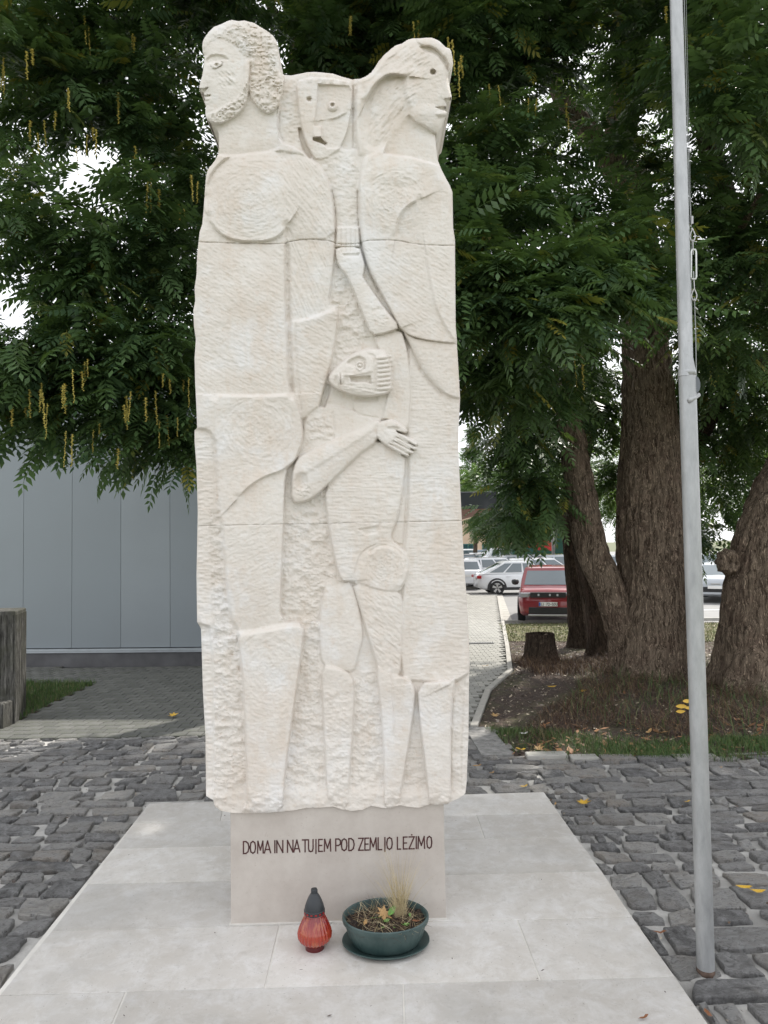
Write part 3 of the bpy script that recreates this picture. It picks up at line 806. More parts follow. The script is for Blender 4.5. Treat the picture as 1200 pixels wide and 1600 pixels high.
# column below chest
strokes([(308,384),(444,384),(444,612),(305,612)], .5, .55, 1.9, 9)
dome(375, 480, 75, 100, 2.5)
# hip
crease([(334,617),(400,619),(457,616)], 4.5, 45, 1, w=3.2, other=1.0)
crease([(458,616),(470,650),(474,680),(470,706),(459,722),(440,736),(418,743),(400,752),(384,765),(372,778)], 4.2, 22, 1, w=1.6, other=1.6)
rings(400, 672, 68, .7, .95, 4.4)
crease([(335,619),(335,660),(338,700)], 1.5, 10, -1, w=2)
# left flank strip with notch, and rough channel
layer([(296,674),(303,671),(318,670),(329,675),(336,690),(338,760),(340,830),(345,900),(352,968),(360,1000),(372,1030),(380,1100),(384,1280),(296,1280)], -6.5, w=3.2, rr=6, k=1)
groove([(337,690),(339,760),(342,820)], 3, 3, rough=1)
strokes([(304,680),(335,680),(330,965),(306,965)], 0, 1.0, 2.2, 9)
CH = [(326,800),(346,800),(352,900),(360,965),(374,990),(378,1050),(384,1150),(386,1270),(335,1270),(334,1100),(334,985),(330,900)]
layer(CH, -9.5, w=4); roughen(CH, 5, 8)
layer([(306,972),(333,980),(335,1240),(322,1250),(306,1250)], -12, w=2); strokes([(306,980),(333,980),(333,1240),(306,1240)], 0, 1.4, 2.6, 8)
crease([(307,972),(320,978),(333,982)], 5, 16, -1, w=2)
# thigh and lower leg
dome(395, 850, 48, 130, 3); strokes([(350,800),(440,800),(437,965),(365,965)], 2.7, .5, 2.2, 10)
LEG = [(371,990),(410,984),(476,973),(471,1020),(462,1085),(453,1150),(446,1200),(441,1275),(386,1275),(385,1180),(382,1090),(377,1030)]
layer(LEG, 1.5, w=1.6, rr=5, k=1.2)
crease([(371,991),(410,985),(437,979),(477,973)], 3.5, 30, 1, w=6, other=4)
rings(420, 1050, 75, .6, 1.2, 4.6)
groove([(385,1190),(386,1268)], 2, 1.8)
# dark gutter right of thigh
RB = [(447,740),(510,770),(512,830),(525,905),(500,950),(500,1040),(508,1200),(512,1268),(441,1268),(452,1150),(475,975),(438,970)]
roughen(RB, 4.4, 9)
roughen([(552,1060),(590,1040),(598,1130),(600,1262),(542,1262),(552,1100)], 3.6, 8)
roughen([(640,1090),(655,1130),(668,1255),(622,1258),(632,1200)], 3.2, 8)
roughen([(527,400),(545,435),(580,525),(560,545),(530,575),(515,590),(527,510),(516,478),(523,430)], 3.5, 8)
strokes([(440,120),(466,120),(480,235),(440,225)], 0, 1.2, 3, 6); roughen([(552,130),(590,120),(640,150),(620,240),(575,250),(552,235)], 1.8, 5)
# --- middle face
layer([(463,128),(480,122),(500,121),(530,124),(551,130),(549,170),(543,205),(533,232),(505,250),(489,247),(478,222),(470,195),(465,160)], -6, w=1.3, rr=4, k=1)
layer([(497,131),(545,134),(549,142),(548,172),(542,205),(531,232),(511,232),(503,222),(502,199),(491,198),(495,165)], -10.5, w=1.0, sm=0, gx=.05, rr=2, k=-1)
layer([(553,160),(549,190),(539,215),(531,232),(552,236)], -13.5, w=1.5)
groove([(551.5,125),(551.5,232)], 3, 1.3)
layer([(466,200),(470,200),(477,222),(489,245),(484,248),(474,235),(468,215)], -20, w=1.2, sm=0)
layer([(489,197),(502,197),(502,214),(490,214)], -4, w=1.2, sm=0, gy=.15)
layer([(489.5,215),(500,213.5),(503,218),(511,224),(508,227),(499,223),(489,219)], -19, w=.8, sm=0)
dome(483, 155, 4.6, 4.6, -7); 
dome(519.5, 166, 8, 8, 7, 1.2); dome(519.5, 164, 3.6, 4, -9, 1.5)
crease([(510,187),(525,185),(538,178),(544,174)], 3, 12, -1, w=1.6, other=1)
strokes([(480,113),(545,118),(545,130),(480,128)], 1.57, 2.2, 2.6, 10)
# --- right figure
RT = [(567,250),(580,235),(600,228),(684,228),(690,262),(712,295),(716,420),(716,540),(700,536),(672,533),(645,527),(628,518),(612,488),(594,455),(575,420),(565,383),(561,345),(560,310),(562,280)]
layer([(560,230),(575,120),(600,80),(720,50),(712,220),(690,262),(600,300),(562,300)], -4, w=6, rr=10, k=3)
layer(RT, 1.0, w=1.8, rr=7, k=2.6)
groove([(560,300),(561,345),(565,381),(575,420),(592,455)], 4, 2.6)
dome(615, 305, 62, 60, 5); dome(622, 262, 55, 30, 4)
rings(618, 312, 60, .8, .9, 4.2)
crease([(617,372),(621,345),(630,328),(642,318),(655,312)], 4.5, 14, -1, w=2.2, other=2.5)
strokes([(562,385),(700,385),(705,530),(640,520)], .6, .6, 1.9, 12)
crease([(666,398),(672,440),(681,482),(698,515),(713,536)], 2.4, 18, -1, w=2.5, other=1.5)
crease([(628,518),(645,527),(672,533),(713,537)], 2.5, 10, -1, w=1.4, other=4)
FL = [(628,517),(645,527),(672,533),(722,538),(726,600),(722,624),(706,620),(690,612),(675,598),(662,582),(650,560),(640,538)]
layer(FL, -2.5, w=1.6, rr=6, k=1.5)
groove([(630,522),(640,540),(650,562),(662,584),(676,600),(690,615)], 3, 5)
# --- raised arm and hand
layer([(585,522),(627,513),(636,545),(641,585),(642,630),(638,675),(622,668),(608,655),(594,655),(596,625),(612,600),(606,560),(590,545)], -6.5, w=1.3, rr=5, k=2)
crease([(627,515),(636,545),(641,590),(641,630),(638,674)], 2.2, 9, 1, w=1.2, other=1.5)
layer([(525,386),(562,386),(566,400),(570,412),(569,425),(567,432),(573,442),(600,480),(627,512),(605,520),(581,525),(566,490),(545,436),(529,416),(525,400)], -1.5, w=1.3, rr=6, k=2.4)
dome(547, 412, 18, 20, 1.5); layer([(536,397),(561,396),(560,400),(538,401)], -3, mode='add', w=1.5, sm=0)
layer([(526,355),(560,355),(562,386),(525,386)], -4.5, w=2, sm=0)
for x0 in (532.5, 540, 547.5, 555): groove([(x0, 357), (x0+.8, 394)], 1.8, 1.2)
crease([(581,525),(605,520),(627,512)], 1.5, 10, -1, w=1.4, other=3.5)
roughen([(578,470),(600,480),(612,505),(585,512)], 1.8, 5)
# --- child
layer([(461,722),(473,690),(476,652),(500,633),(530,635),(555,642),(594,655),(592,690),(520,720),(470,745)], -9, w=2.2)
roughen([(480,650),(520,648),(522,690),(482,690)], 2.6, 6); groove([(520,645),(523,665),(521,690)], 1.6, 1.5)
layer([(550,612),(606,615),(598,652),(592,664),(575,652),(560,648),(553,640)], -11, w=1.2, sm=0); groove([(552,640),(562,648),(590,653)], 1.6, 1.2)
TOR = [(560,700),(590,686),(633,711),(633,735),(628,775),(621,810),(609,843),(628,855),(638,872),(638,895),(630,912),(626,925),(600,926),(549,908),(533,908),(524,880),(517,843),(511,805),(507,765),(530,735)]
layer(TOR, -4.5, w=1.4, rr=8, k=2.6); strokes(TOR, 0, .65, 2.1, 12); dome(570, 790, 45, 80, 2.5)
layer([(560,827),(585,823),(596,818),(590,832),(572,836)], -3, mode='add', w=2, sm=0)
layer([(609,843),(622,812),(628,776),(634,780),(630,840),(628,852)], -12, w=2)
CIR = [(602+37*math.cos(t), 886+39*math.sin(t)) for t in np.linspace(0, 6.283, 28, endpoint=False)]
layer([(575,925),(549,908),(560,870),(572,856),(590,850),(612,850),(628,858),(638,872),(640,890),(635,908),(624,922),(600,927)], -3.0, w=1.1, rr=9, k=3.5)
dome(600, 890, 30, 30, -2.5); groove(smooth_line([(578,862),(590,853),(606,851),(622,858),(633,872),(636,888)], 2), 2.2, 2.6)
crease([(575,858),(590,850),(608,849),(625,857),(636,872),(638,890),(632,910),(622,922)], 2.4, 9, 1, w=1.4, other=1.0)
rings(602, 888, 34, .9, 1.0, 3.6)
layer([(549,907),(600,924),(627,924),(630,960),(628,1000),(625,1062),(600,1066),(588,1036),(574,992),(563,952)], -5, w=1.4, rr=6, k=2.4)
strokes([(560,930),(627,930),(625,1050),(590,1030)], .7, 1.2, 2.2, 9)
layer([(512,898),(534,909),(549,909),(562,952),(568,994),(561,1020),(553,1052),(528,1044),(503,1040),(499,1000),(501,950)], -9, w=1.3, rr=6, k=2)
crease([(524,905),(533,909),(549,908)], 3, 10, -1, w=1.2, other=4)
layer([(502,1040),(528,1043),(552,1056),(554,1090),(551,1150),(547,1200),(543,1270),(513,1270),(508,1180),(504,1100)], -6, w=1.5, rr=6, k=2.2)
crease([(502,1041),(528,1044),(552,1056)], 3, 22, 1, w=4, other=1)
roughen([(506,1080),(550,1080),(545,1240),(515,1240)], 2.4, 7)
layer([(587,1036),(600,1050),(625,1056),(640,1060),(648,1075),(649,1092),(641,1150),(632,1205),(622,1270),(600,1270),(600,1200),(597,1130)], -4, w=1.4, rr=4, k=1.4)
crease([(609,1042),(613,1090),(616,1150)], 3.2, 9, 1, w=1.3); crease([(612,1062),(625,1058),(640,1062),(647,1078),(650,1095)], 2.2, 12, 1, w=1.5)
layer([(652,1068),(700,1064),(712,1060),(706,1100),(704,1160),(705,1270),(672,1270),(665,1200),(656,1130)], 1.0, w=1.4, rr=5, k=1.4)
crease([(648,1068),(675,1065),(706,1066)], 2.5, 22, 1, w=4.5, other=1.5); rings(685, 1090, 50, .6, 1.2, 4.4)
crease([(706,1068),(718,1062),(736,1048)], 5, 20, -1, w=2, other=3)
layer([(708,1068),(720,1062),(740,1050),(742,1260),(706,1262),(705,1160)], -12, w=2); roughen([(708,1075),(738,1060),(738,1250),(706,1250)], 3, 10)
crease([(726,1075),(722,1150),(722,1240)], 3, 8, -1, w=2)
# --- forearm across the body and open hand
FA = [(456,742),(461,722),(470,712),(490,703),(520,688),(560,670),(592,654),(594,664),(590,690),(562,710),(535,735),(508,762),(490,778),(472,786),(456,785)]
layer(FA, 3.2, w=1.6, rr=7, k=4.0)
crease([(468,745),(500,725),(545,698),(588,668)], 2.2, 12, -1, w=4)
dome(471, 752, 11, 15, -4.5); rings(473, 765, 16, 1.2, 1, 3.2)
layer([(591,660),(610,655),(622,661),(632,668),(637,673),(634,677),(625,675),(618,672),(628,682),(642,694),(640,708),(634,712),(620,706),(600,694),(589,684),(589,670)], 5.0, w=1.0, rr=4, k=1.8)
dome(615, 669.5, 12, 3.4, -3.5)
for (a, b, c_, d_) in ((622,678,650,694),(617,684,649,701),(612,690,644,707),(606,694,637,711)):
    L_ = math.hypot(c_-a, d_-b); nx, ny = -(d_-b)/L_*3.2, (c_-a)/L_*3.2
    layer([(a-nx,b-ny),(c_-nx,d_-ny),(c_+2.4,d_+1.2),(c_+nx,d_+ny),(a+nx,b+ny)], 5.5, w=.9, rr=2.2, k=3.2, sm=1)
for (a, b, c_, d_) in ((620,683,646,699),(615,689,643,705),(610,694,639,710)): groove([(a,b),(c_,d_)], 2.6, 1.0, sm=0)
# --- child's head
layer([(511,599),(518,604),(516,612),(508,636),(499,635),(505,615)], -22, w=1.2, sm=0)
layer([(517,604),(532,612),(550,618.5),(590,620),(590,627),(552,627),(530,622),(516,614)], -15, w=3.5, sm=0)
HEAD = [(513,592),(517,583),(526,574),(537,563),(552,553),(570,546),(586,545),(598,548),(605,553),(607,562),(611,575),(612,596),(611,610),(602,616),(590,618),(572,620),(550,617),(532,611),(519,604)]
layer(HEAD, 7.5, w=1.2, rr=9, k=5)
layer([(541,567),(552,560),(562,557),(570,561),(572,570),(570,578),(560,577),(549,571)], -4.5, mode='add', w=2.2)
dome(562.5, 571.5, 7.5, 7.5, 6.0, 1.0); dome(562.5, 571.5, 5, 5, -4, 1.0); dome(562.5, 571, 2.6, 2.6, 4, 1)
crease([(538,588),(560,586),(588,579)], 2.5, 8, -1, w=1.5)
layer([(547,589),(560,588),(579,587.5),(580,600),(571,597),(556,597),(549,596)], -7, mode='add', w=1.1, sm=0)
for x0 in (529.5, 534.5): dome(x0, 592, 3.0, 9, 4)
groove([(531.5,584),(532.5,600)], 2.2, 1.0); dome(526, 593, 4, 9, -2.5); dome(541, 592, 4, 7, -2)
strokes([(517,585),(560,575),(600,600),(590,616),(540,612)], .12, 1.1, 2.0, 10)
for k_, yy in enumerate(range(558, 616, 7)):
    xo = 2 if k_ in (0, 8) else 0
    s_ = win([(586,yy-4),(614,yy+4)], 2); x, y = X[s_], Y[s_]; q = np.clip(1-((x-601+xo)/12.5)**2-((y-yy+(x-600)*.12)/3.1)**2, 0, 1); H[s_] += 3.6*np.sqrt(q)
layer([(572,552),(584,553),(589,564),(589,612),(585,612),(585,566)], -1.8, mode='add', w=1.5)
# --- heads: left
layer([(342,186),(360,150),(389,120),(437,120),(436,160),(432,195),(438,226),(430,236),(338,246),(341,225)], -7.5, w=2.5, rr=8, k=2)
crease([(433,160),(431,195),(437,222)], 2, 8, 1, w=2)
FACE = [(306,60),(306,150),(312,182),(327,190.5),(337,195),(346,193),(356,188.5),(370,180.5),(380,171),(386,158),(389,143),(392,120),(400,70),(370,40),(330,40)]
layer(FACE, -.5, w=1.3, rr=7, k=3.0, sm=1)
dome(350, 125, 42, 62, 3.0)
hairL = [(312,66),(318,84),(321,76),(330,66),(345,61),(356,66),(366,72),(376,84),(388,92),(390,112),(389,135),(391,150),(398,163),(408,172),(420,178),(430,172),(438,160),(446,118),(440,60),(420,30),(362,20),(325,35)]
layer(hairL, 1.2, w=1.4, rr=9, k=2.4, sm=1)
s_ = win(hairL); x, y = X[s_], Y[s_]; d = sdf(hairL, x, y)
wx_, wy_ = x+4*vn(x/8, y/8, 7), y+5*vn(x/8, y/8, 2)
curl = 1-np.abs(vn(wx_/4.3, wy_/3.9, 1))*3.6; curl = np.clip(curl, -1, 1)*2.0+fbm(x/5, y/5, 4)*2.2
fr_ = ss(330, 385, x)*.65+.35
H[s_] += curl*ss(-1, 4, d)*fr_
beard = [(320,181),(330,176),(342,171),(352,164),(362,158),(372,150),(379,140),(383,128),(390,126),(389,143),(386,158),(380,171),(370,180.5),(356,188.5),(346,193),(337,195),(327,190.5)]
s_ = win(beard); x, y = X[s_], Y[s_]; d = sdf(beard, x, y)
H[s_] += (1.6+1.9*(1-4*np.abs(vn((x+3*vn(x/6, y/6, 3))/4.4, (y+3*vn(x/6, y/6, 9))/4.2, 6)))+fbm(x/4, y/4, 6)*1.5)*ss(-2, 3, d)
layer([(382,94),(389.5,93),(390.5,110),(389,126),(385,136),(380,140),(382,120)], 3.4, mode='add', w=1.6)   # ear ridge
crease([(389.5,96),(390,118),(386,136)], 2.5, 5, 1, w=1.0, other=3.0)
layer([(322,93),(330,86.5),(342,85),(352,88),(358,94),(350,93),(342,95),(330,98),(323,101)], -3.6, mode='add', w=1.8)   # under the brow
layer([(330,102),(336,96.5),(344,96),(349,99),(343,104),(335,108),(331,107)], 2.6, mode='add', w=1.0)
groove([(330,104),(336,96.8),(344,96),(349.5,99),(342,105),(334,108),(330.5,105.5)], 2.2, .8); dome(338.5, 101, 2.8, 3.0, -4.5, 1)
groove([(338.5,101-3.6),(342,101),(338.5,104.6),(335,101),(338.5,97.4)], 1.0, .6, 0)
layer([(309,138),(319,138.5),(325.5,136.5),(322,142),(318.5,147),(312,143)], -7, mode='add', w=.9, sm=0)      # below the nose
crease([(325,136),(322,128),(319,116),(322,104)], 2.2, 8, 1, w=2)
layer([(317,150),(323,148.5),(329.5,147.5),(329,150.5),(323,152),(319,153.5)], -6, mode='add', w=.9, sm=0)
groove([(318,158.5),(325,157.5)], 2.0, 1.2); dome(322, 155, 7, 3, 2)
strokes([(340,112),(368,112),(368,136),(345,136)], .75, 2.4, 2.6, 10)
# --- heads: right
layer([(556,128),(575,118),(600,84),(645,50),(720,50),(718,215),(684,215),(676,206),(664,197),(648,190),(640,179),(610,215),(580,245),(556,240)], -3, w=3, rr=8, k=1.5)
layer([(600,240),(606,215),(620,192),(640,179.5),(648,190),(664,197),(676,206),(684,211),(700,216),(700,262),(640,246)], -10, w=1.6, sm=0)
layer([(566,158),(574,152),(585,133),(598,121),(609,116),(619,116),(634,119),(632,135),(634,150),(640,165),(640,179),(622,205),(606,225),(585,235),(568,225),(562,190)], -8.5, w=5)
crease([(570,162),(575,151),(585,133),(598,121),(609,115.5),(619,115.5),(638,118.5)], 6.5, 11, -1, w=1.8, other=5)
crease([(562,130),(580,124),(598,104),(612,88),(626,78)], 2.5, 9, -1, w=2.5)
dome(655, 130, 50, 60, 4)
layer([(672,72),(684,79),(691,87),(697,93),(701,103),(700.5,113),(697,108),(692,98),(686,90),(676,84),(662,80),(655,72)], -5, mode='add', w=1.6)
layer([(645,50),(672,50),(700,60),(716,76),(716,112),(702,117),(702,104),(697.5,92),(691,86),(684,78),(672,71.5),(655,70)], 1.8, w=1.3, rr=5, k=2.5)
dome(676.5, 112.5, 4.8, 4.8, -10, .8)
crease([(690,100),(697,122),(700,140),(705,152)], 2.6, 9, 1, w=2.5)
layer([(693.5,155),(705,152.5),(712,158),(704,160),(697.5,164.5)], -9, mode='add', w=.9, sm=0)
crease([(694,156),(690,146),(692,136)], 1.8, 6, -1, w=1.5)
layer([(681,167.5),(690,166.3),(698,166),(704,174),(697.5,174.5),(688,170.8)], -8, mode='add', w=.9, sm=0)
dome(691, 177, 11, 5.5, 3.5); groove([(686,185),(697,183)], 2.0, 2.5)
dome(666, 183, 28, 22, 4.0)
strokes([(600,80),(672,66),(672,110),(640,165),(600,115)], -.55, 1.2, 2.2, 15); strokes([(578,150),(620,122),(632,170),(600,225),(575,220)], -.9, 1.6, 2.6, 10)
groove([(563,132),(572,150),(574,200)], 1.8, 5)
# --- overall chisel grain, joints, rounding at the silhouette
H += .30*vn(X/6.5, Y/1.9, 21)*1.6+.35*vn(X/2.6, Y/2.4, 33)+.5*fbm(X/5, Y/4, 15, 3)+fbm(X/60, Y/60, 2, 3)*2.0
J1 = smooth_line([(296,377.5),(345,379.5),(445,381.5),(449,378),(480,373.5),(500,374.5),(519,377),(527,382),(563,381),(570,376),(600,375),(625,376),(645,381),(680,383.5),(742,384)], 1)
J2 = [(296,822),(440,819),(510,818),(560,816),(620,816),(742,813)]
groove(J1, 1.7, .8, 0, rough=1.6); groove(J2, .7, .8, 0, rough=1.6)
low = ss(1215, 1262, Y); H += low*fbm(X/14, Y/9, 31)*5
edge = np.maximum(S, 0)
hd = ss(235, 200, Y)*(ss(470, 430, X)+ss(545, 590, X))
H -= np.exp(-edge/(3.0+2.5*hd))*(5+3*hd)
tb = ss(1222, 1246, Y); H = H*(1-tb)+np.maximum(H, -9+2*fbm(X/12, Y/8, 40))*tb
# rough lower left and right returns
H = np.clip(H, -26, 14)

PXM = (gnd(530, 1440)-CAM).length/FPX
O3 = gnd(530, 1440)+NA*0.060     # front reference plane stands 45 mm proud of the pedestal
def plane_pts(U, V, off):
    dx = F3.x*FPX+RV.x*(U-600)-UV.x*(V-800); dy = F3.y*FPX+RV.y*(U-600)-UV.y*(V-800); dz = F3.z*FPX+RV.z*(U-600)-UV.z*(V-800)
    ox, oy = O3.x, O3.y
    t = ((ox-CAM.x)*NA.x+(oy-CAM.y)*NA.y+off)/(dx*NA.x+dy*NA.y)
    return np.stack([CAM.x+dx*t, CAM.y+dy*t, CAM.z+dz*t], -1)
mon = thing('monument', 'tall white limestone monument carved with figures in relief on an inscribed stone pedestal', 'monument', tuple(gnd(530, 1440)))
ml = Vector(mon.location)
jy1 = np.interp(US, [p[0] for p in J1], [p[1] for p in J1]); jy2 = np.interp(US, [p[0] for p in J2], [p[1] for p in J2])
gS = np.gradient(S, ST)
gy_, gx_ = gS[0], gS[1]; gl = np.hypot(gx_, gy_)+1e-6
JY1 = np.broadcast_to(jy1, X.shape); JY2 = np.broadcast_to(jy2, X.shape)
for bi in range(3):
    top = [None, JY1, JY2][bi]; bot = [JY1, JY2, None][bi]
    XX, YY = X.copy(), Y.copy(); ok = S > -ST*.75
    sn = ok & (S < ST*.25)
    XX[sn] -= (S*gx_/gl)[sn]; YY[sn] -= (S*gy_/gl)[sn]
    if top is not None:
        ok &= Y > top-ST*.5; m = ok & (Y < top+ST*.5); YY[m] = top[m]+.12
    if bot is not None:
        ok &= Y < bot+ST*.5; m = ok & (Y > bot-ST*.5); YY[m] = bot[m]-.12
    cell = ok[:-1, :-1] & ok[1:, :-1] & ok[:-1, 1:] & ok[1:, 1:]
    ci, cj = np.nonzero(cell); W_ = X.shape[1]
    idx = lambda i, j: i*W_+j
    Q = np.stack([idx(ci, cj), idx(ci+1, cj), idx(ci+1, cj+1), idx(ci, cj+1)], 1)
    used = np.unique(Q); remap = np.full(X.size, -1); remap[used] = np.arange(len(used)); Q = remap[Q]
    P = plane_pts(XX.ravel()[used], YY.ravel()[used], H.ravel()[used]*PXM*1.0)
    # boundary edges
    E = np.concatenate([Q[:, [0, 1]], Q[:, [1, 2]], Q[:, [2, 3]], Q[:, [3, 0]]]); K = np.sort(E, 1); key = K[:, 0]*len(used)+K[:, 1]
    _, inv, cnt = np.unique(key, return_inverse=True, return_counts=True); B = E[cnt[inv.ravel()] == 1]
    bv = np.unique(B); bm_ = np.full(len(used), -1); bm_[bv] = np.arange(len(bv))
    back = []
    n0 = len(used); VV = [P]; QQ = [Q]; prev = bv; pm = None
    nrm = np.array([NA.x, NA.y, 0])
    base = P[bv]
    for s_i, dep in enumerate((.05, .2, .62)):
        ring = base-nrm*dep; st = n0+s_i*len(bv); VV.append(ring)
        a = B[:, 0]; b = B[:, 1]
        if s_i == 0: QQ.append(np.stack([b, a, st+bm_[a], st+bm_[b]], 1))
        else:
            pr = st-len(bv); QQ.append(np.stack([pr+bm_[b], pr+bm_[a], st+bm_[a], st+bm_[b]], 1))
    st_last = n0+2*len(bv)
    V_ = np.concatenate(VV)-np.array(ml); Qa = np.concatenate(QQ)
    me = qmesh('stone_block', V_, Qa, LIME, smooth=True)
    # close the back with a coarse cap following the loop
    nxt = {int(a): int(b) for a, b in B}; loops = []; seen = set()
    for a in list(nxt):
        if a in seen: continue
        lp = [a]; seen.add(a); c = nxt[a]
        while c not in seen and c in nxt: lp.append(c); seen.add(c); c = nxt[c]
        if len(lp) > 200: loops.append(lp)
    me.set_sharp_from_angle(angle=R(70))
    o = bpy.data.objects.new('stone_block', me)
    put(o, mon, label=['top block with the two large heads and shoulders', 'middle block with the torsos, raised hand and child', 'bottom block with the legs and rough base'][bi])
    for lp in loops:
        lp = lp[::6]
        pts = [Vector(P[i]-nrm*.615)-ml for i in lp]
        me2 = bpy.data.meshes.new('back_face'); me2.from_pydata([tuple(p) for p in pts], [], [tuple(range(len(pts)))[::-1]]); me2.materials.append(LIME)
        put(bpy.data.objects.new('back_face', me2), o)
# --- pedestal
pl0, pl1 = gnd(361, 1445), gnd(697, 1436)
pw_ = (pl1-pl0).dot(XA); ctr = (pl0+pl1)/2
ctr = gnd(530, 1440)+XA*((ctr-gnd(530, 1440)).dot(XA))
topz = plane_pts(np.array([530.]), np.array([1268.]), np.array([0.]))[0][2]+.10
mb = MB(); mb.box(Vector((ctr.x, ctr.y, 0))-NA*.325+Vector((0, 0, topz/2))-Vector((ml.x, ml.y, 0)), (pw_, .65, topz), YAW, .004)
mb.build('pedestal', PLINTH, mon)
mb = MB(); mb.box(Vector((ctr.x, ctr.y, 0))-NA*.325+Vector((0, 0, .003))-Vector((ml.x, ml.y, 0)), (pw_+.022, .672, .006), YAW); mb.build('mortar_line', simple('white_mortar', (.62, .60, .56), .9), mon)
# --- inscription
GLY = {'D': [[(0,0),(0,1),(.45,1),(.85,.85),(1,.55),(1,.45),(.85,.15),(.45,0),(0,0)]], 'O': [[(.5,0),(.12,.12),(0,.4),(0,.6),(.12,.88),(.5,1),(.88,.88),(1,.6),(1,.4),(.88,.12),(.5,0)]],
 'M': [[(0,0),(.06,1),(.5,.25),(.94,1),(1,0)]], 'A': [[(0,0),(.5,1),(1,0)], [(.2,.28),(.8,.28)]], 'I': [[(0,0),(0,1)]], 'N': [[(0,0),(0,1),(1,0),(1,1)]],
 'T': [[(0,1),(1,1)], [(.5,1),(.5,0)]], 'U': [[(0,1),(0,.25),(.15,.05),(.5,0),(.85,.05),(1,.25),(1,1)]], 'J': [[(0,1),(0,-.16)]], 'E': [[(1,1),(0,1),(0,0),(1,0)], [(0,.5),(.85,.5)]],
 'P': [[(0,0),(0,1),(.6,1),(.95,.88),(1,.72),(.95,.55),(.6,.45),(0,.45)]], 'Z': [[(0,1),(1,1),(0,0),(1,0)]], 'L': [[(0,1),(0,0),(1,0)]], 'Ž': [[(0,1),(1,1),(0,0),(1,0)], [(.48,1.17),(.56,1.17)]],
 '-': [[(0,.45),(1,.45)]], '7': [[(0,1),(1,1),(.35,0)]], '2': [[(0,.8),(.2,1),(.8,1),(1,.8),(1,.6),(0,0),(1,0)]], 'S': [[(1,.85),(.7,1),(.2,1),(0,.8),(.1,.55),(.9,.45),(1,.2),(.8,0),(.2,0),(0,.15)]],
 'R': [[(0,0),(0,1),(.8,1),(1,.75),(.8,.5),(0,.5)], [(.5,.5),(1,0)]], 'V': [[(0,1),(.5,0),(1,1)]], 'K': [[(0,0),(0,1)], [(1,1),(0,.45),(1,0)]], 'G': [[(1,.8),(.8,1),(.2,1),(0,.8),(0,.2),(.2,0),(.8,0),(1,.2),(1,.45),(.6,.45)]]}
def stroke_mesh(paths, w_, fn, t_):
    """polylines in (u,v) units -> flat bars; fn maps (u,v,h) to a point"""
    mb = MB()
    for P in paths:
        for (a, b) in zip(P, P[1:]):
            d = Vector((b[0]-a[0], b[1]-a[1])); L_ = d.length
            if L_ < 1e-6: continue
            d /= L_; n = Vector((-d.y, d.x))*w_/2; e = d*w_*.42; A, B_ = Vector(a[:2])-e, Vector(b[:2])+e
            q = [A-n, B_-n, B_+n, A+n]
            mb.add([fn(p.x, p.y, h) for h in (-.002, t_) for p in q], [(3,2,1,0),(4,5,6,7)]+[(i,(i+1)%4,4+(i+1)%4,4+i) for i in range(4)])
    return mb
TXT = [('D',72,102),('O',110,138),('M',150,181),('A',188,222),('I',245,245),('N',256,289),('N',315,345),('A',350,383),('T',397,427),('U',431,456),('J',472,472),('E',487,507),('M',518,553),('P',581,607),('O',613,642),('D',653,682),('Z',707,733),('E',742,762),('M',770,805),('L',815,835),('J',852,852),('O',863,892),('L',921,939),('E',954,975),('Ž',985,1014),('I',1025,1025),('M',1035,1071),('O',1084,1110)]
OP = gnd(530, 1440)
def pl_pt(px, py, off):
    d = pdir(px, py); t = ((OP.x-CAM.x)*NA.x+(OP.y-CAM.y)*NA.y)/(d.x*NA.x+d.y*NA.y); return CAM+d*t+NA*off
for (ch, xa_, xb_) in TXT:
    pxa = 360+xa_/3.53; pxb = 360+xb_/3.53; wd = max(pxb-pxa, .01)
    yb = lambda p: 1333.6-(p-380.4)*(8.4/294.6)
    def fn(u, v, h): p = pxa+u; return pl_pt(p, yb(p)-v, h)-ml
    paths = [[(a*wd if wd > .1 else 0, b*18.6) for a, b in P] for P in GLY[ch]]
    stroke_mesh(paths, 2.0, fn, .0015).build('letter', LETTER, mon)
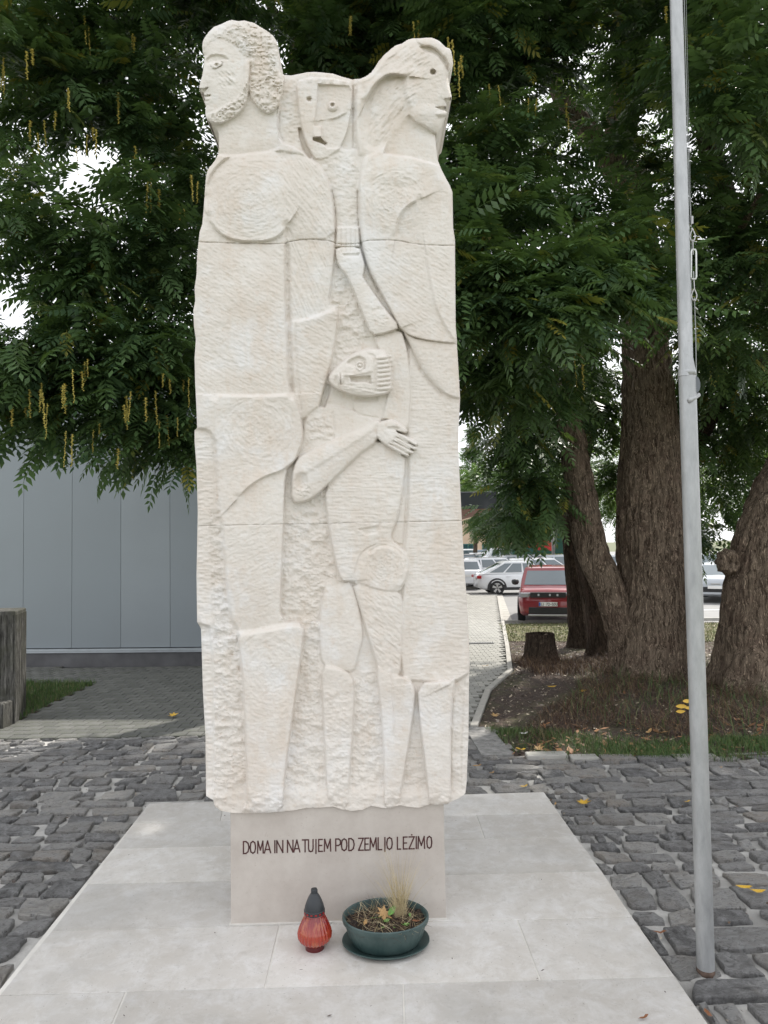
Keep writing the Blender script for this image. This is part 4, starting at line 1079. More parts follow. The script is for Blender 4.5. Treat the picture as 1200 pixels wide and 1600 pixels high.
# ================================================================ trees
def nrm(a): return a/(np.linalg.norm(a, axis=-1, keepdims=True)+1e-9)
TT = np.linspace(.18, .92, 5)
def leaves_geo(B, D, L, S, wide=.40, ts=TT, drp=.22):
    """pinnate leaves: one quad per leaflet.  B base, D direction, L length, S side (all (n,3) / (n,))"""
    n = len(B); Ds = nrm(D); Sd = nrm(S-Ds*(S*Ds).sum(1, keepdims=True)); Dn = np.array([0, 0, -1.0])
    V = []
    prof = {0: .19}
    for k, t in enumerate(ts):
        p = B+Ds*(L*t)[:, None]+Dn*(L*drp*t*t)[:, None]
        l = L*(.22+.17*math.sin(math.pi*min(1, t*1.05))**.7)
        for sg in (-1, 1):
            e = nrm(Sd*sg*.82+Ds*.5+Dn*(.12+.3*rng.random((n, 1))))
            w_ = nrm(Ds-e*(e*Ds).sum(1, keepdims=True)); h = (l*wide/2)[:, None]; ll = l[:, None]
            V += [p, p+e*ll*.42+w_*h, p+e*ll+Dn*ll*.12, p+e*ll*.42-w_*h]
    p = B+Ds*L[:, None]+Dn*(L*drp)[:, None]; e = nrm(Ds+Dn*.5); ll = (L*.3)[:, None]; h = (L*.3*wide/2)[:, None]
    V += [p, p+e*ll*.42+Sd*h, p+e*ll, p+e*ll*.42-Sd*h]
    # thin rachis
    q = (L*.006)[:, None]; m = B+Ds*(L*.5)[:, None]+Dn*(L*drp*.25)[:, None]
    V += [B-Sd*q, B+Sd*q, m+Sd*q, m-Sd*q, m-Sd*q, m+Sd*q, p+Sd*q*.5, p-Sd*q*.5]
    V = np.stack(V, 1); k = V.shape[1]
    Q = np.arange(n*k).reshape(-1, 4)
    return V.reshape(-1, 3), Q, k//4
def sprays(C, out, npl=9, L0=.40, spread=.7, droop=.35):
    """leaf frames for sprays at centres C with outward directions out"""
    n = len(C); A = nrm(out+rng.normal(0, .45, (n, 3))*[1, 1, .6]-np.array([0, 0, droop])*rng.random((n, 1)))
    SD = nrm(np.cross(A, [0, 0, 1.0])+rng.normal(0, .15, (n, 3)))
    TL = spread*(.7+.6*rng.random(n)); B, D, L, S = [], [], [], []
    for k in range(npl):
        t = (k+.5)/npl; sg = 1 if k % 2 else -1
        b = C+A*((t-.5)*TL)[:, None]+rng.normal(0, .02, (n, 3)); 
        d = nrm(A*(.35+.6*t)+SD*sg*(.95-.45*t)+rng.normal(0, .22, (n, 3))-np.array([0, 0, .25])*rng.random((n, 1)))
        B.append(b); D.append(d); L.append(L0*(.65+.55*rng.random(n))); S.append(nrm(np.cross(d, [0, 0, 1.0])+rng.normal(0, .28, (n, 3))))
    return np.concatenate(B), np.concatenate(D), np.concatenate(L), np.concatenate(S)
def blobs(L_, centre, dens=1.0):
    """list of (px, py, D, rx, ry_depth, rz, n) in metres -> spray centres and outward directions"""
    C, O = [], []
    for (px, py, D, rx, ry, rz, n) in L_:
        c = np.array(at(px, py, D)); n = max(3, int(n*dens))
        u = nrm(rng.normal(0, 1, (n, 3))); r = rng.random((n, 1))**.42
        p = c+u*r*np.array([rx, ry, rz]); C.append(p)
        o = nrm(p-np.array(centre)); o[:, 2] *= .4; O.append(nrm(o*.8+u*.6))
    return np.concatenate(C), np.concatenate(O)
_lv = {}
def leaf_variants(m):
    if m.name in _lv: return _lv[m.name]
    r = []
    for k in range(5):
        V, Q, _ = leaves_geo(np.zeros((1, 3)), np.array([[1., 0, 0]]), np.array([1.0]), np.array([[0, 1., 0]]), .38+.02*k, TT, .15+.04*k)
        r.append(qmesh('leaf', V, Q, m, tone=np.full(len(Q), k/5)))
    _lv[m.name] = r; return r
def crown(parent, name, frames, m, single=300, wide=.42):
    B, D, L, S = frames
    take = np.zeros(len(B), bool)
    if single:
        q = B-np.array(CAM); dz = q@np.array(F3); a = 600+FPX*(q@np.array(RV))/dz; b = 800-FPX*(q@np.array(UV))/dz
        okk = (dz > 1) & (a > 5) & (a < 1195) & (b > 5) & (b < 1000) & ~((a > 315) & (a < 700) & (b > 120))
        size = np.where(okk, L/np.maximum(dz, .1), 0); take[np.argsort(-size)[:single]] = size[np.argsort(-size)[:single]] > 0
        vs_ = leaf_variants(m)
        for i in np.nonzero(take)[0]:
            d = Vector(nrm(D[i])); s = Vector(S[i]); s = (s-d*s.dot(d)).normalized(); u = d.cross(s)
            o = bpy.data.objects.new('leaf', rnd.choice(vs_)); mt = Matrix((d, s, u)).transposed().to_4x4()
            if u.z < 0: mt = Matrix((d, -s, -u)).transposed().to_4x4()
            mt = mt @ Matrix.Diagonal((L[i], L[i], L[i], 1)); mt.translation = Vector(B[i])-Vector(parent.location)
            o.matrix_local = mt; put(o, parent)
    k_ = ~take
    V, Q, pl = leaves_geo(B[k_], D[k_], L[k_], S[k_], wide)
    t = np.repeat(rng.random(k_.sum()), pl)
    o = bpy.data.objects.new(name, qmesh(name, V-np.array(parent.location), Q, m, tone=t)); put(o, parent, kind='stuff'); return o
def trunk(parent, name, pts, rads, m, n=72, step=.05, furrow=.035, flare=None, seed=0):
    """bark-furrowed tube along a polyline (world points), with real ridges"""
    P = [Vector(p) for p in pts]; Ls = [0]
    for a, b in zip(P, P[1:]): Ls.append(Ls[-1]+(b-a).length)
    N_ = max(3, int(Ls[-1]/step)); tt = np.linspace(0, Ls[-1], N_)
    def cr(arr):
        arr = np.array(arr, float); out_ = np.zeros((N_,)+arr.shape[1:])
        for i, t in enumerate(tt):
            j = min(max(np.searchsorted(Ls, t)-1, 0), len(Ls)-2); u = (t-Ls[j])/(Ls[j+1]-Ls[j])
            p0, p1, p2, p3 = arr[max(j-1, 0)], arr[j], arr[j+1], arr[min(j+2, len(arr)-1)]
            out_[i] = .5*((2*p1)+(-p0+p2)*u+(2*p0-5*p1+4*p2-p3)*u*u+(-p0+3*p1-3*p2+p3)*u**3)
        return out_
    C = cr([tuple(p) for p in P]); Rr = cr(rads)
    a = np.linspace(0, 2*math.pi, n, endpoint=False); T = nrm(np.gradient(C, axis=0))
    X = nrm(np.cross(T, [0.05, 1, 0.02])); Y_ = np.cross(T, X)
    A, TZ = np.meshgrid(a, tt)
    rr = Rr[:, None]*np.ones_like(A)
    w1 = vn(TZ*1.2, A*1.5, seed+1)*1.6
    k = n/7.0 if n > 40 else n/5.0
    ridge = np.abs(vn((A/6.2832*k*2+w1), TZ*3.0, seed+2))*2+.6*np.abs(vn(A/6.2832*k*4+w1, TZ*6, seed+5))
    rr = rr*(1+.10*vn(A/6.2832*6, TZ*.8, seed+3)*2)+furrow*(ridge-.45)
    if flare:
        z = TZ; fl = np.exp(-z/flare[0]); rr = rr*(1+flare[1]*fl*(1+.8*np.sin(A*5+seed)*np.sin(A*3+1)))
    V = C[:, None, :]+X[:, None, :]*(np.cos(A)*rr)[..., None]+Y_[:, None, :]*(np.sin(A)*rr)[..., None]
    i, j = np.meshgrid(np.arange(N_-1), np.arange(n), indexing='ij'); j2 = (j+1) % n
    Q = np.stack([i*n+j, i*n+j2, (i+1)*n+j2, (i+1)*n+j], -1).reshape(-1, 4)
    o = bpy.data.objects.new(name, qmesh(name, V.reshape(-1, 3)-np.array(parent.location), Q, m, smooth=True)); return put(o, parent)
def limbs(parent, lst, m):
    for pts, rads in lst:
        trunk(parent, 'branch', pts, rads, m, n=18, step=.12, furrow=.012, seed=rnd.randrange(50))
def catkin(parent, lst, m=CATKIN):
    mesh = None
    for (p, L_) in lst:
        if mesh is None:
            mb = MB(); r = random.Random(3); P_ = []; Rr_ = []
            for i in range(34):
                P_.append((r.uniform(-.012, .012), r.uniform(-.012, .012), -i/33)); Rr_.append(.003 if i % 2 else r.uniform(.012, .026)*(1-.4*i/33))
            mb.tube(P_, Rr_, 5)
            o = mb.build('seed_string', m, parent); mesh = o.data
        else: o = bpy.data.objects.new('seed_string', mesh); put(o, parent)
        o.location = Vector(p)-Vector(parent.location); sx_ = rnd.uniform(.55, 1.0); o.scale = (sx_, sx_, L_*rnd.uniform(.5, 1.15)); o.rotation_euler = (rnd.uniform(-.08, .08), rnd.uniform(-.08, .08), rnd.random()*6)

# ---- tree whose crown hangs over the wall on the left (trunk behind the monument)
b0 = gnd(520, 1078, -.05)
TL = thing('tree', 'leafy tree drooping over the metal wall, hung with yellow seed strings', 'tree', tuple(b0))
D0 = b0.y
pts = [b0, at(515, 900, D0), at(505, 600, D0), at(490, 300, D0-.2), at(470, 60, D0-.3), at(470, -200, D0), at(490,-500,D0)]
trunk(TL, 'trunk', pts, [.34, .28, .25, .22, .2, .15, .08], BARKD, n=56, seed=4, flare=(.3, .5))
limbs(TL, [([at(505, 560, D0), at(380, 400, D0-.6), at(311, 330, D0-1), at(270, 250, D0-1.3), at(180, 170, D0-1.8)], [.11, .09, .075, .06, .03]),
           ([at(495, 330, D0), at(380, 180, D0-.5), at(250, 70, D0-1), at(90, 10, D0-1.6)], [.1, .08, .06, .03]),
           ([at(505, 600, D0), at(350, 560, D0-.8), at(200, 520, D0-1.4), at(60, 470, D0-2)], [.09, .07, .05, .02]),
           ([at(508, 680, D0), at(350, 660, D0-.6), at(250, 600, D0-1), at(120, 640, D0-1.6)], [.07, .05, .04, .015]),
           ([at(470, 60, D0), at(444, 38, D0-.3), at(417, 0, D0-.5), at(380, -80, D0-.8)], [.09, .07, .06, .04]),
           ([at(480, 100, D0), at(560, -30, D0-.3), at(620, -150, D0-.8)], [.1, .06, .04])], BARKD)
Lb = [(60,30,8.8,1.0,.9,.5,34),(180,20,9.2,1.0,1,.5,34),(290,40,9.8,.8,1,.6,30),(400,-20,9.6,.9,1,.45,26),(40,120,8.4,.6,.7,.55,24),(130,130,9,.8,.8,.5,30),(240,130,9.4,.8,.9,.6,36),
      (30,190,8.8,.45,.6,.35,13),(185,205,9.2,.5,.8,.38,18),(270,225,9.8,.5,.9,.55,24),(15,285,8.4,.33,.6,.35,11),(225,330,9.2,.5,.9,.4,19),(290,320,10,.4,.9,.6,22),(110,362,8.6,.75,.8,.32,25),(20,365,8.2,.4,.5,.2,8),
      (200,400,9,.8,.9,.45,34),(290,420,9.6,.45,1,.6,26),(130,450,8.8,.65,.8,.35,22),(40,545,8.4,.55,.7,.22,13),(140,530,8.8,.8,.8,.38,28),(240,520,9.2,.6,.8,.5,26),(300,520,9.8,.3,.9,.6,16),
      (30,600,8.6,.5,.7,.42,20),(110,600,8.8,.7,.8,.40,26),(200,600,9,.7,.8,.42,26),(290,600,9.6,.4,.8,.5,18),(70,645,8.8,.5,.5,.22,12),(210,660,8.9,.30,.4,.38,14),(160,640,8.8,.35,.5,.3,10),(275,660,9.3,.38,.5,.35,14),(305,700,9.6,.16,.4,.4,9),(40,560,8.7,.6,.6,.4,16),
      (30,-60,8,1.5,1.5,.8,20),(250,-90,9,1.6,1.8,.9,26),(450,-130,9,1.8,2,1,26),(120,-220,8.5,2.2,2.4,1.4,24),(400,-300,8.5,2.4,2.5,1.5,26)]
Lb += [(400,300,11,1,1,.8,24),(500,200,11.2,1,1,.9,26),(600,330,11.3,1,1,.8,24),(650,200,11.2,1,1,.8,24),(420,500,11,1,1,.7,20),(560,520,11.3,.9,1,.7,18),(660,480,11.2,.8,1,.7,18)]
C, O = blobs(Lb, tuple(at(505, 300, D0)), .92)
crown(TL, 'crown', sprays(C, O, 9, .40, .7, .5), LEAF, 300)
cl = []
for (px, py, n_, D_) in ((12,95,4,8),(45,70,3,8),(150,200,3,8.6),(128,215,3,8.4),(205,50,3,9),(78,175,4,8.4),(55,195,3,8.2),(175,150,2,8.8),(240,285,3,8.8),(252,290,2,8.8),(215,230,3,9),(300,270,4,9.2),(285,310,3,9),(120,480,2,8.4),
                        (140,560,3,8.3),(122,570,3,8.2),(70,600,3,8.2),(15,630,2,8),(65,620,3,8),(45,600,2,8.2),(100,600,3,8.2),(205,610,3,8.6),(235,610,4,8.6),(255,590,3,8.6),(200,640,3,8.5),(150,665,2,8.4),(270,640,3,8.9),(290,590,4,9),(105,665,2,8.2),(195,690,2,8.4),(245,650,2,8.7),(140,30,3,8.6),(98,140,2,8.3)):
    for k in range(n_): cl.append((at(px+rnd.uniform(-10, 10), py+rnd.uniform(-8, 14), D_-rnd.uniform(0, .5)), rnd.uniform(.24, .42)))
cl = [q for i, q in enumerate(cl) if i % 3 != 1]
catkin(TL, cl)

# ---- the big tree on the right with the broad trunk
a0 = gnd(1018, 1052, -.05); DA = a0.y
TA = thing('tree', 'largest tree with broad furrowed trunk and slanting side stem, beside the flagpole', 'tree', tuple(a0))
trunk(TA, 'trunk', [a0, at(1020, 960, DA), at(1018, 840, DA), at(1016, 700, DA), at(1010, 560, DA), at(1000, 420, DA), at(985, 290, DA), at(970, 210, DA), at(985, 80, DA), at(1000, -60, DA), at(1010, -400, DA)],
      [.66, .60, .58, .52, .43, .36, .33, .26, .24, .22, .12], BARK, n=150, step=.035, furrow=.05, flare=(.35, .16), seed=9)
trunk(TA, 'side_stem', [gnd(985, 1050, -.05), at(965, 960, DA-.1), at(925, 860, DA), at(905, 760, DA+.1), at(888, 650, DA+.2), at(870, 540, DA+.1), at(850, 420, DA)], [.30, .27, .27, .25, .22, .18, .1], BARK, n=72, step=.05, furrow=.035, seed=14, flare=(.25, .3))
limbs(TA, [([at(968, 285, DA), at(920, 205, DA-.2), at(880, 160, DA-.3), at(850, 90, DA-.6), at(780, 60, DA-1)], [.2, .17, .14, .1, .06]),
           ([at(975, 200, DA), at(990, 80, DA-.3), at(955, 0, DA-.4), at(900,-80,DA)], [.16, .12, .1, .08]),
           ([at(1010, 500, DA), at(930, 440, DA-1.2), at(850, 430, DA-2.2), at(740, 440, DA-3)], [.12, .09, .06, .03]),
           ([at(1010, 560, DA), at(1060, 480, DA-1), at(1130, 400, DA-2.4), at(1190, 300, DA-3.6)], [.13, .1, .07, .03]),
           ([at(888, 650, DA), at(830, 600, DA), at(770, 560, DA-.2), at(725, 580, DA-.4)], [.1, .07, .05, .02])], BARK)
Rb = [(720,40,9.6,.9,1.2,.6,36),(820,30,10.2,1,1.2,.7,40),(900,30,10,.7,1.2,.5,20),(1090,30,9.5,.8,1,.6,26),(1170,60,8.2,.9,1,.6,32),(1160,150,8,.7,.8,.5,26),(740,100,10,.9,1,.45,34),(840,110,10.6,.6,1,.45,24),
      (600,60,10.5,.9,1.2,.7,40),(520,20,10.8,.8,1.2,.6,34),(570,110,11,1.0,1.2,.5,40),(660,10,10,.8,1,.5,28),(500,90,10.5,.6,1,.4,24),
      (890,190,13.4,.8,.6,.5,16),(1060,120,10.5,.5,1,.5,16),(840,235,10.2,.8,1,.4,28),(770,260,9.8,.9,1,.4,34),(720,300,9.4,.7,.8,.4,24),(740,350,8.6,.8,.7,.4,28),(830,330,9.4,.9,.9,.45,34),(930,350,9.5,.6,.9,.35,20),
      (1040,330,10.2,.7,1,.6,24),(1130,260,10.5,.7,1,.7,26),(1180,360,9.5,.7,1,.6,28),(1120,420,10,.7,1,.6,26),(730,420,8,.7,.6,.35,28),(800,430,7.8,.7,.6,.3,28),(880,430,8,.7,.6,.3,28),(960,400,8.6,.7,.7,.35,26),
      (760,490,7.8,.6,.5,.3,24),(840,490,7.6,.6,.5,.28,24),(930,460,8,.55,.5,.26,18),(1010,455,8.4,.5,.5,.26,15),(1130,500,10.5,.8,1,.6,28),(1190,500,9.8,.5,.9,.6,20),(770,560,9.4,.8,.8,.45,32),(850,570,10,.8,.9,.5,30),(925,530,11.5,.5,.5,.35,10),
      (740,595,10.4,.45,.8,.28,16),(800,620,10.8,.7,.9,.35,24),(875,620,12.9,.6,.5,.4,16),(820,680,12.2,.5,.8,.35,14),(880,700,13.2,.4,.5,.4,10),(850,770,13,.4,.6,.28,9),(815,760,12.6,.35,.8,.3,10),(1110,580,12.6,.8,1,.6,26),(1180,600,12.2,.6,1,.6,24),
      (1100,680,13.4,.7,1,.5,22),(1170,700,13.5,.7,1,.5,22),(1110,760,13.8,.6,1,.5,20),(1100,830,14,.4,.8,.4,12),(812,690,12.2,.38,.6,.35,10),(815,765,12.6,.4,.6,.3,9),(840,800,12.6,.3,.5,.2,6),(800,815,12.2,.2,.4,.12,5),(1000,200,13.6,.8,.4,.9,14),(955,640,13.9,.4,.3,.5,14),(965,740,13.9,.3,.3,.4,10),(930,600,13.6,.5,.3,.5,14),(1010,110,11.4,.45,.3,.5,14),(1030,20,11.4,.5,.4,.5,14),(975,60,11.4,.4,.3,.35,10),(985,250,11.2,.4,.3,.4,12),(960,190,11.2,.35,.3,.3,8),(1060,620,13.6,.4,.4,.6,12),(790,800,14,.4,.5,.25,9),(900,100,13.6,1.2,.6,1.2,26),(760,150,12.4,1,.8,.9,16),(1130,130,12.6,1.2,.8,1.2,26),
      (700,-90,9.5,2,2,1,34),(950,-120,9.5,2,2,1,36),(1150,-100,8.5,1.6,1.8,1,30),(560,-160,9,2.0,2.2,1.2,30),(800,-280,8.5,2.8,2.6,1.6,36),(1050,-350,8.5,2.8,2.8,1.8,36),(600,-420,8,3,3,1.8,36),(1300,-250,8.5,2.5,3,2,36),(1350,100,9,2,2,2,36)]
C, O = blobs(Rb, tuple(at(1000, 350, DA)), 1.0)
crown(TA, 'crown', sprays(C, O, 9, .40, .7, .4), LEAF, 300)
cl = []
for (px, py, n_, D_) in ((540,30,2,9.6),(710,60,3,8.8),(718,90,2,8.8),(830,160,2,9.4),(770,140,2,9.4),(1045,20,2,8.8),(650,40,2,9),(880,170,2,9.6),(905,560,2,9.4)):
    for k in range(n_): cl.append((at(px+rnd.uniform(-10, 10), py+rnd.uniform(-10, 10), D_-rnd.uniform(0, .5)), rnd.uniform(.3, .45)))
catkin(TA, cl)

# ---- leaning tree at the right edge
c0 = gnd(1180, 1072, -.05); DC = c0.y
TC = thing('tree', 'leaning grey barked tree with a round knot at the right picture edge', 'tree', tuple(c0))
trunk(TC, 'trunk', [c0, at(1182, 980, DC), at(1192, 880, DC), at(1222, 780, DC), at(1262, 680, DC+.1), at(1280, 500, DC+.2), at(1290, 200, DC), at(1300, -200, DC)], [.60, .54, .50, .46, .44, .38, .3, .15], BARK, n=130, step=.035, furrow=.05, flare=(.35, .35), seed=23)
kp = at(1141, 878, DC-.30); mb = MB()
def ring_pt(a, r, o): return kp+Vector((math.cos(a)*r, -o, math.sin(a)*r*1.1))-Vector(TC.location)
K_ = 18; prof = [(.19, -.10), (.17, .0), (.145, .05), (.11, .06), (.075, .03), (.045, .035), (.02, -.02)]
vv = [ring_pt(2*math.pi*k/K_, r*(1+.1*math.sin(3*k)), o) for (r, o) in prof for k in range(K_)]
mb.add(vv, [(i*K_+k, i*K_+(k+1) % K_, (i+1)*K_+(k+1) % K_, (i+1)*K_+k) for i in range(len(prof)-1) for k in range(K_)]+[tuple((len(prof)-1)*K_+k for k in range(K_))])
mb.build('knot', BARK, TC, smooth=True)
limbs(TC, [([at(1265, 660, DC), at(1180, 560, DC+.6), at(1120, 640, DC+1.5), at(1085, 720, DC+2.2)], [.16, .15, .13, .08]),
           ([at(1270, 600, DC), at(1190, 470, DC+.4), at(1130, 300, DC+.2), at(1105, 190, DC), at(1130, 90, DC), at(1150, -40, DC)], [.22, .2, .19, .17, .15, .12])], BARKD)
C, O = blobs([(1210,40,10,.8,1.4,.8,34),(1200,200,11,.7,1,.8,26),(1230,330,10.5,.8,1,.8,26),(1190,450,12.5,.6,1,.7,20),(1150,560,13.4,.7,1,.5,20),(1200,640,12.8,.5,.8,.5,16),(1350,-150,9,2.5,3,2,40),(1300,-450,8.5,3,3.5,2.5,40)], tuple(at(1260, 400, DC)), 1)
crown(TC, 'crown', sprays(C, O, 9, .40, .7, .4), LEAF, 0)

# ---- two slim trunks behind, and the stump
for (pxs, D_, r0, lab, sd_) in (([(908,1012),(900,930),(893,850),(890,760),(900,600),(905,400)], None, .20, 'slimmer dark trunk standing directly right of the red car', 31), ([(945,1024),(935,960),(918,880),(905,790),(915,640),(930,420)], None, .24, 'slender straight tree trunk between the dark trunk and the broad furrowed tree', 37)):
    s0 = gnd(*pxs[0], -.05); Dd = s0.y
    t = thing('tree', lab, 'tree', tuple(s0))
    trunk(t, 'trunk', [s0]+[at(a, b, Dd) for a, b in pxs[1:]], [r0*1.15, r0, r0*.93, r0*.85, r0*.7, r0*.5], BARKD, n=56, step=.06, furrow=.03, flare=(.3, .5), seed=sd_)
    C, O = blobs([(880,600,Dd-.5,.9,1,.6,20),(900,480,Dd,1.1,1,.7,22),(850,680,Dd+.3,.6,.8,.5,12)], tuple(at(905, 500, Dd)), 1)
    crown(t, 'crown', sprays(C, O, 8, .36, .7, .4), LEAF, 0)
s0 = gnd(846, 1034, -.05)
t = thing('tree_stump', 'low dark tree stump with a ragged cut top on the mulch beside the path', 'stump', tuple(s0))
tz = at(846, 992, s0.y).z
trunk(t, 'stump', [s0, s0+Vector((0, 0, .25)), Vector((s0.x-.0, s0.y, tz-.02)), Vector((s0.x, s0.y, tz+.03))], [.30, .27, .25, .25], BARKD, n=72, step=.03, furrow=.05, flare=(.15, .3), seed=41)
mb = MB(); P = []
for k in range(28):
    a = 2*math.pi*k/28; r = .245*(1+.08*math.sin(5*a)+.05*math.sin(9*a)); P.append((r*math.cos(a), r*math.sin(a)))
n_ = 28; v = [(x, y, tz-s0.z-.02+.03*math.sin(i*2.1)) for i, (x, y) in enumerate(P)]+[(x*.5, y*.5, tz-s0.z-.04+.025*math.cos(i*3)) for i, (x, y) in enumerate(P)]+[(0, 0, tz-s0.z-.06)]
mb.add(v, [(i, (i+1) % n_, n_+(i+1) % n_, n_+i) for i in range(n_)]+[(n_+i, n_+(i+1) % n_, 2*n_) for i in range(n_)]); mb.build('cut_face', BARKD, t)
# ---- far trees beyond the car park
def far_tree(px, py0, D, w_, h0, h1, lab, m=LEAF2, n=260, name='tree', L0=.55, shape='round'):
    b = gnd(px, py0, -.1) if py0 else None
    x = at(px, 850, D).x; b = Vector((x, D, -.1)); t = thing(name, lab, 'tree', tuple(b))
    trunk(t, 'trunk', [b, b+Vector((.1, 0, h0*.6)), b+Vector((-.05, 0, (h0+h1)*.45)), b+Vector((0, 0, h1*.8))], [.2, .17, .12, .05], BARKD, n=20, step=.3, furrow=.02, seed=rnd.randrange(90))
    u = nrm(rng.normal(0, 1, (n, 3))); r = rng.random((n, 1))**.4
    if shape == 'cone':
        zz = rng.random(n)**1.3; C = np.stack([np.cos(rng.random(n)*6.28)*w_*(1-zz)*(.3+.7*rng.random(n)), np.sin(rng.random(n)*6.28)*w_*(1-zz), h0+(h1-h0)*zz], 1)
    else: C = u*r*np.array([w_, w_, (h1-h0)/2])+[0, 0, (h0+h1)/2]
    C = C*(1+.12*vn(C[:, 0:1]*2, C[:, 2:3]*2, 3)); fr_ = sprays(C+np.array(b), u, 6, L0, .8, .4); crown(t, 'crown', fr_, m, 0, .42)
far_tree(806, 0, 44, 3.4, 2.2, 8.0, 'bright green rounded tree in the car park between the canopy and the billboard', n=620, L0=.62)
far_tree(741, 0, 62, 2.9, 5.5, 12.0, 'conifer like tree rising far behind the black canopy', n=300, L0=.6, shape='cone')
far_tree(900, 0, 50, 4.5, 3.0, 11, 'round crowned tree beyond the billboard and lamp post', n=340)
far_tree(1090, 0, 46, 4.5, 2.8, 12, 'dense tree beyond the parked cars right of the flagpole', n=340)
far_tree(1230, 0, 44, 4.5, 2.8, 12, 'dense tree in the far right of the car park', n=300)
far_tree(985, 0, 58, 6, 2.5, 14, 'wide tree far behind the broad furrowed trunk', n=340, L0=.7)
# ================================================================ cars
def interp(x, T):
    for (a, va), (b, vb) in zip(T, T[1:]):
        if x <= b: t = (x-a)/(b-a); t = max(0, min(1, t)); return va+(vb-va)*t
    return T[-1][1]
def car(name, label, loc, rot, pnt, L=4.2, W=1.76, H=1.55, hood=.95, nose=.62, belt=1.0, wf=.30, wft=.10, wr=-.46, wrt=-.38, boot=None, wr_r=.33, front='suv', plate=None, roof=None, rails=False, scuttle=None, detail=True, cladding=None):
    """x forward; wf/wft windscreen foot/top, wr/wrt rear glass foot/top as fractions of length"""
    t = thing(name, label, 'car', tuple(loc), rot)
    boot = boot or belt
    hl = L/2
    def top(x):
        f = x/L
        if f >= wf: return interp(-f, [(-.5, nose+.06), (-.485, hood-.07), (-.44, hood-.01), (-wf, belt)])
        if f <= wr: return interp(f, [(-.5, boot-.10), (-.485, boot-.01), (wr, belt)])
        return belt
    def hw(x):
        f = abs(x/L); return W/2*interp(f, [(0, 1), (.36, .985), (.44, .95), (.48, .88), (.5, .80)])
    xs = [-.5, -.492, -.478, -.455, -.42, -.36, -.28, -.18, -.05, .08, .2, .28, .35, .41, .45, .475, .49, .5]
    mb = MB(); n = 0; rings_ = []
    for f in xs:
        x = f*L; w_ = hw(x); z1 = top(x); zl = .24 if abs(f) < .44 else .24+.10*(abs(f)-.44)/.06
        half = [(0, zl), (w_*.86, zl), (w_*.965, zl+.07), (w_, zl+(z1-zl)*.38), (w_*.995, zl+(z1-zl)*.66), (w_*.955, z1-.075), (w_*.90, z1-.018), (w_*.72, z1+.006), (0, z1+.02)]
        ring = [(x, y, z) for y, z in half]+[(x, -y, z) for y, z in half[-2:0:-1]]; rings_.append(ring)
    m_ = len(rings_[0]); v = [p for r in rings_ for p in r]
    f_ = [(i*m_+k, i*m_+(k+1) % m_, (i+1)*m_+(k+1) % m_, (i+1)*m_+k) for i in range(len(xs)-1) for k in range(m_)]
    f_ += [tuple(range(m_))[::-1], tuple((len(xs)-1)*m_+k for k in range(m_))]
    mb.add(v, f_); body = mb.build('body', pnt, t, smooth=True, sharp=42)
    # cabin
    xf, xft, xr, xrt = wf*L, wft*L, wr*L, wrt*L; zb = belt-.03; wb = W/2*.925; wt = W/2*.76
    def cab(s, z0=zb, z1=H):
        rows = []
        for u in (0, .25, .5, .75, .92, 1.0):
            z = z0+(z1-z0)*(u if u < .9 else (.955 if u < 1 else 1.0)); q = u if u < .95 else .93
            a = xf+(xft-xf)*min(u, .93); b = xr+(xrt-xr)*min(u, .93); w_ = wb+(wt-wb)*min(u, .93)-.02*math.sin(math.pi*u)*-1
            if u == 1: a -= .10; b += .10; w_ -= .10
            ring = []
            for k in range(9): yy = -1+2*k/8; ring.append((a-.10*abs(yy)**2.5*(1), w_*yy, z))
            for k in range(1, 6): xx = a-.10+(b+.06-(a-.10))*k/6; ring.append((xx, w_, z))
            for k in range(9): yy = 1-2*k/8; ring.append((b+.06*abs(yy)**2.5, w_*yy, z))
            for k in range(1, 6): xx = b+.06+(a-.10-(b+.06))*k/6; ring.append((xx, -w_, z))
            rows.append(ring)
        return rows
    rows = cab(1); m_ = len(rows[0]); mb = MB()
    mb.add([p for r in rows for p in r], [(i*m_+k, i*m_+(k+1) % m_, (i+1)*m_+(k+1) % m_, (i+1)*m_+k) for i in range(len(rows)-1) for k in range(m_)]+[tuple((len(rows)-1)*m_+k for k in range(m_))])
    mb.build('cabin', roof or pnt, t, smooth=True, sharp=35)
    def pt(side, s, u, off=.012):
        """point on cabin side: s along, u up"""
        z = zb+(H-zb)*u; a = xf+(xft-xf)*min(u, .93)-.10; b = xr+(xrt-xr)*min(u, .93)+.06; w_ = wb+(wt-wb)*min(u, .93)+.02*math.sin(math.pi*u)
        return (b+(a-b)*s, side*(w_+off), z)
    for side in (-1, 1):
        for (s0, s1) in ((.07, .30), (.335, .62), (.655, .965)):
            P = [pt(side, s0+(.02 if s0 < .1 else 0), .10), pt(side, s1, .10), pt(side, s1-(.0 if s1 < .9 else .0), .80), pt(side, s0, .80)]
            mb = MB(); nn = 4; grid = [[tuple(Vector(pt(side, s0+(s1-s0)*i/3, .12+.70*j/3, .010))) for i in range(4)] for j in range(4)]
            mb.add([p for r in grid for p in r], [(j*4+i, j*4+i+1, j*4+i+5, j*4+i+4) for j in range(3) for i in range(3)]); mb.build('side_window', CGLASS, t, smooth=True)
    def fr(yy, u, front_, off):
        z = zb+(H-zb)*u
        a = (xf+(xft-xf)*min(u, .93)-.10*abs(yy)**2.5+off) if front_ else (xr+(xrt-xr)*min(u, .93)+.06*abs(yy)**2.5-off)
        w_ = wb+(wt-wb)*min(u, .93); return (a, w_*yy, z)
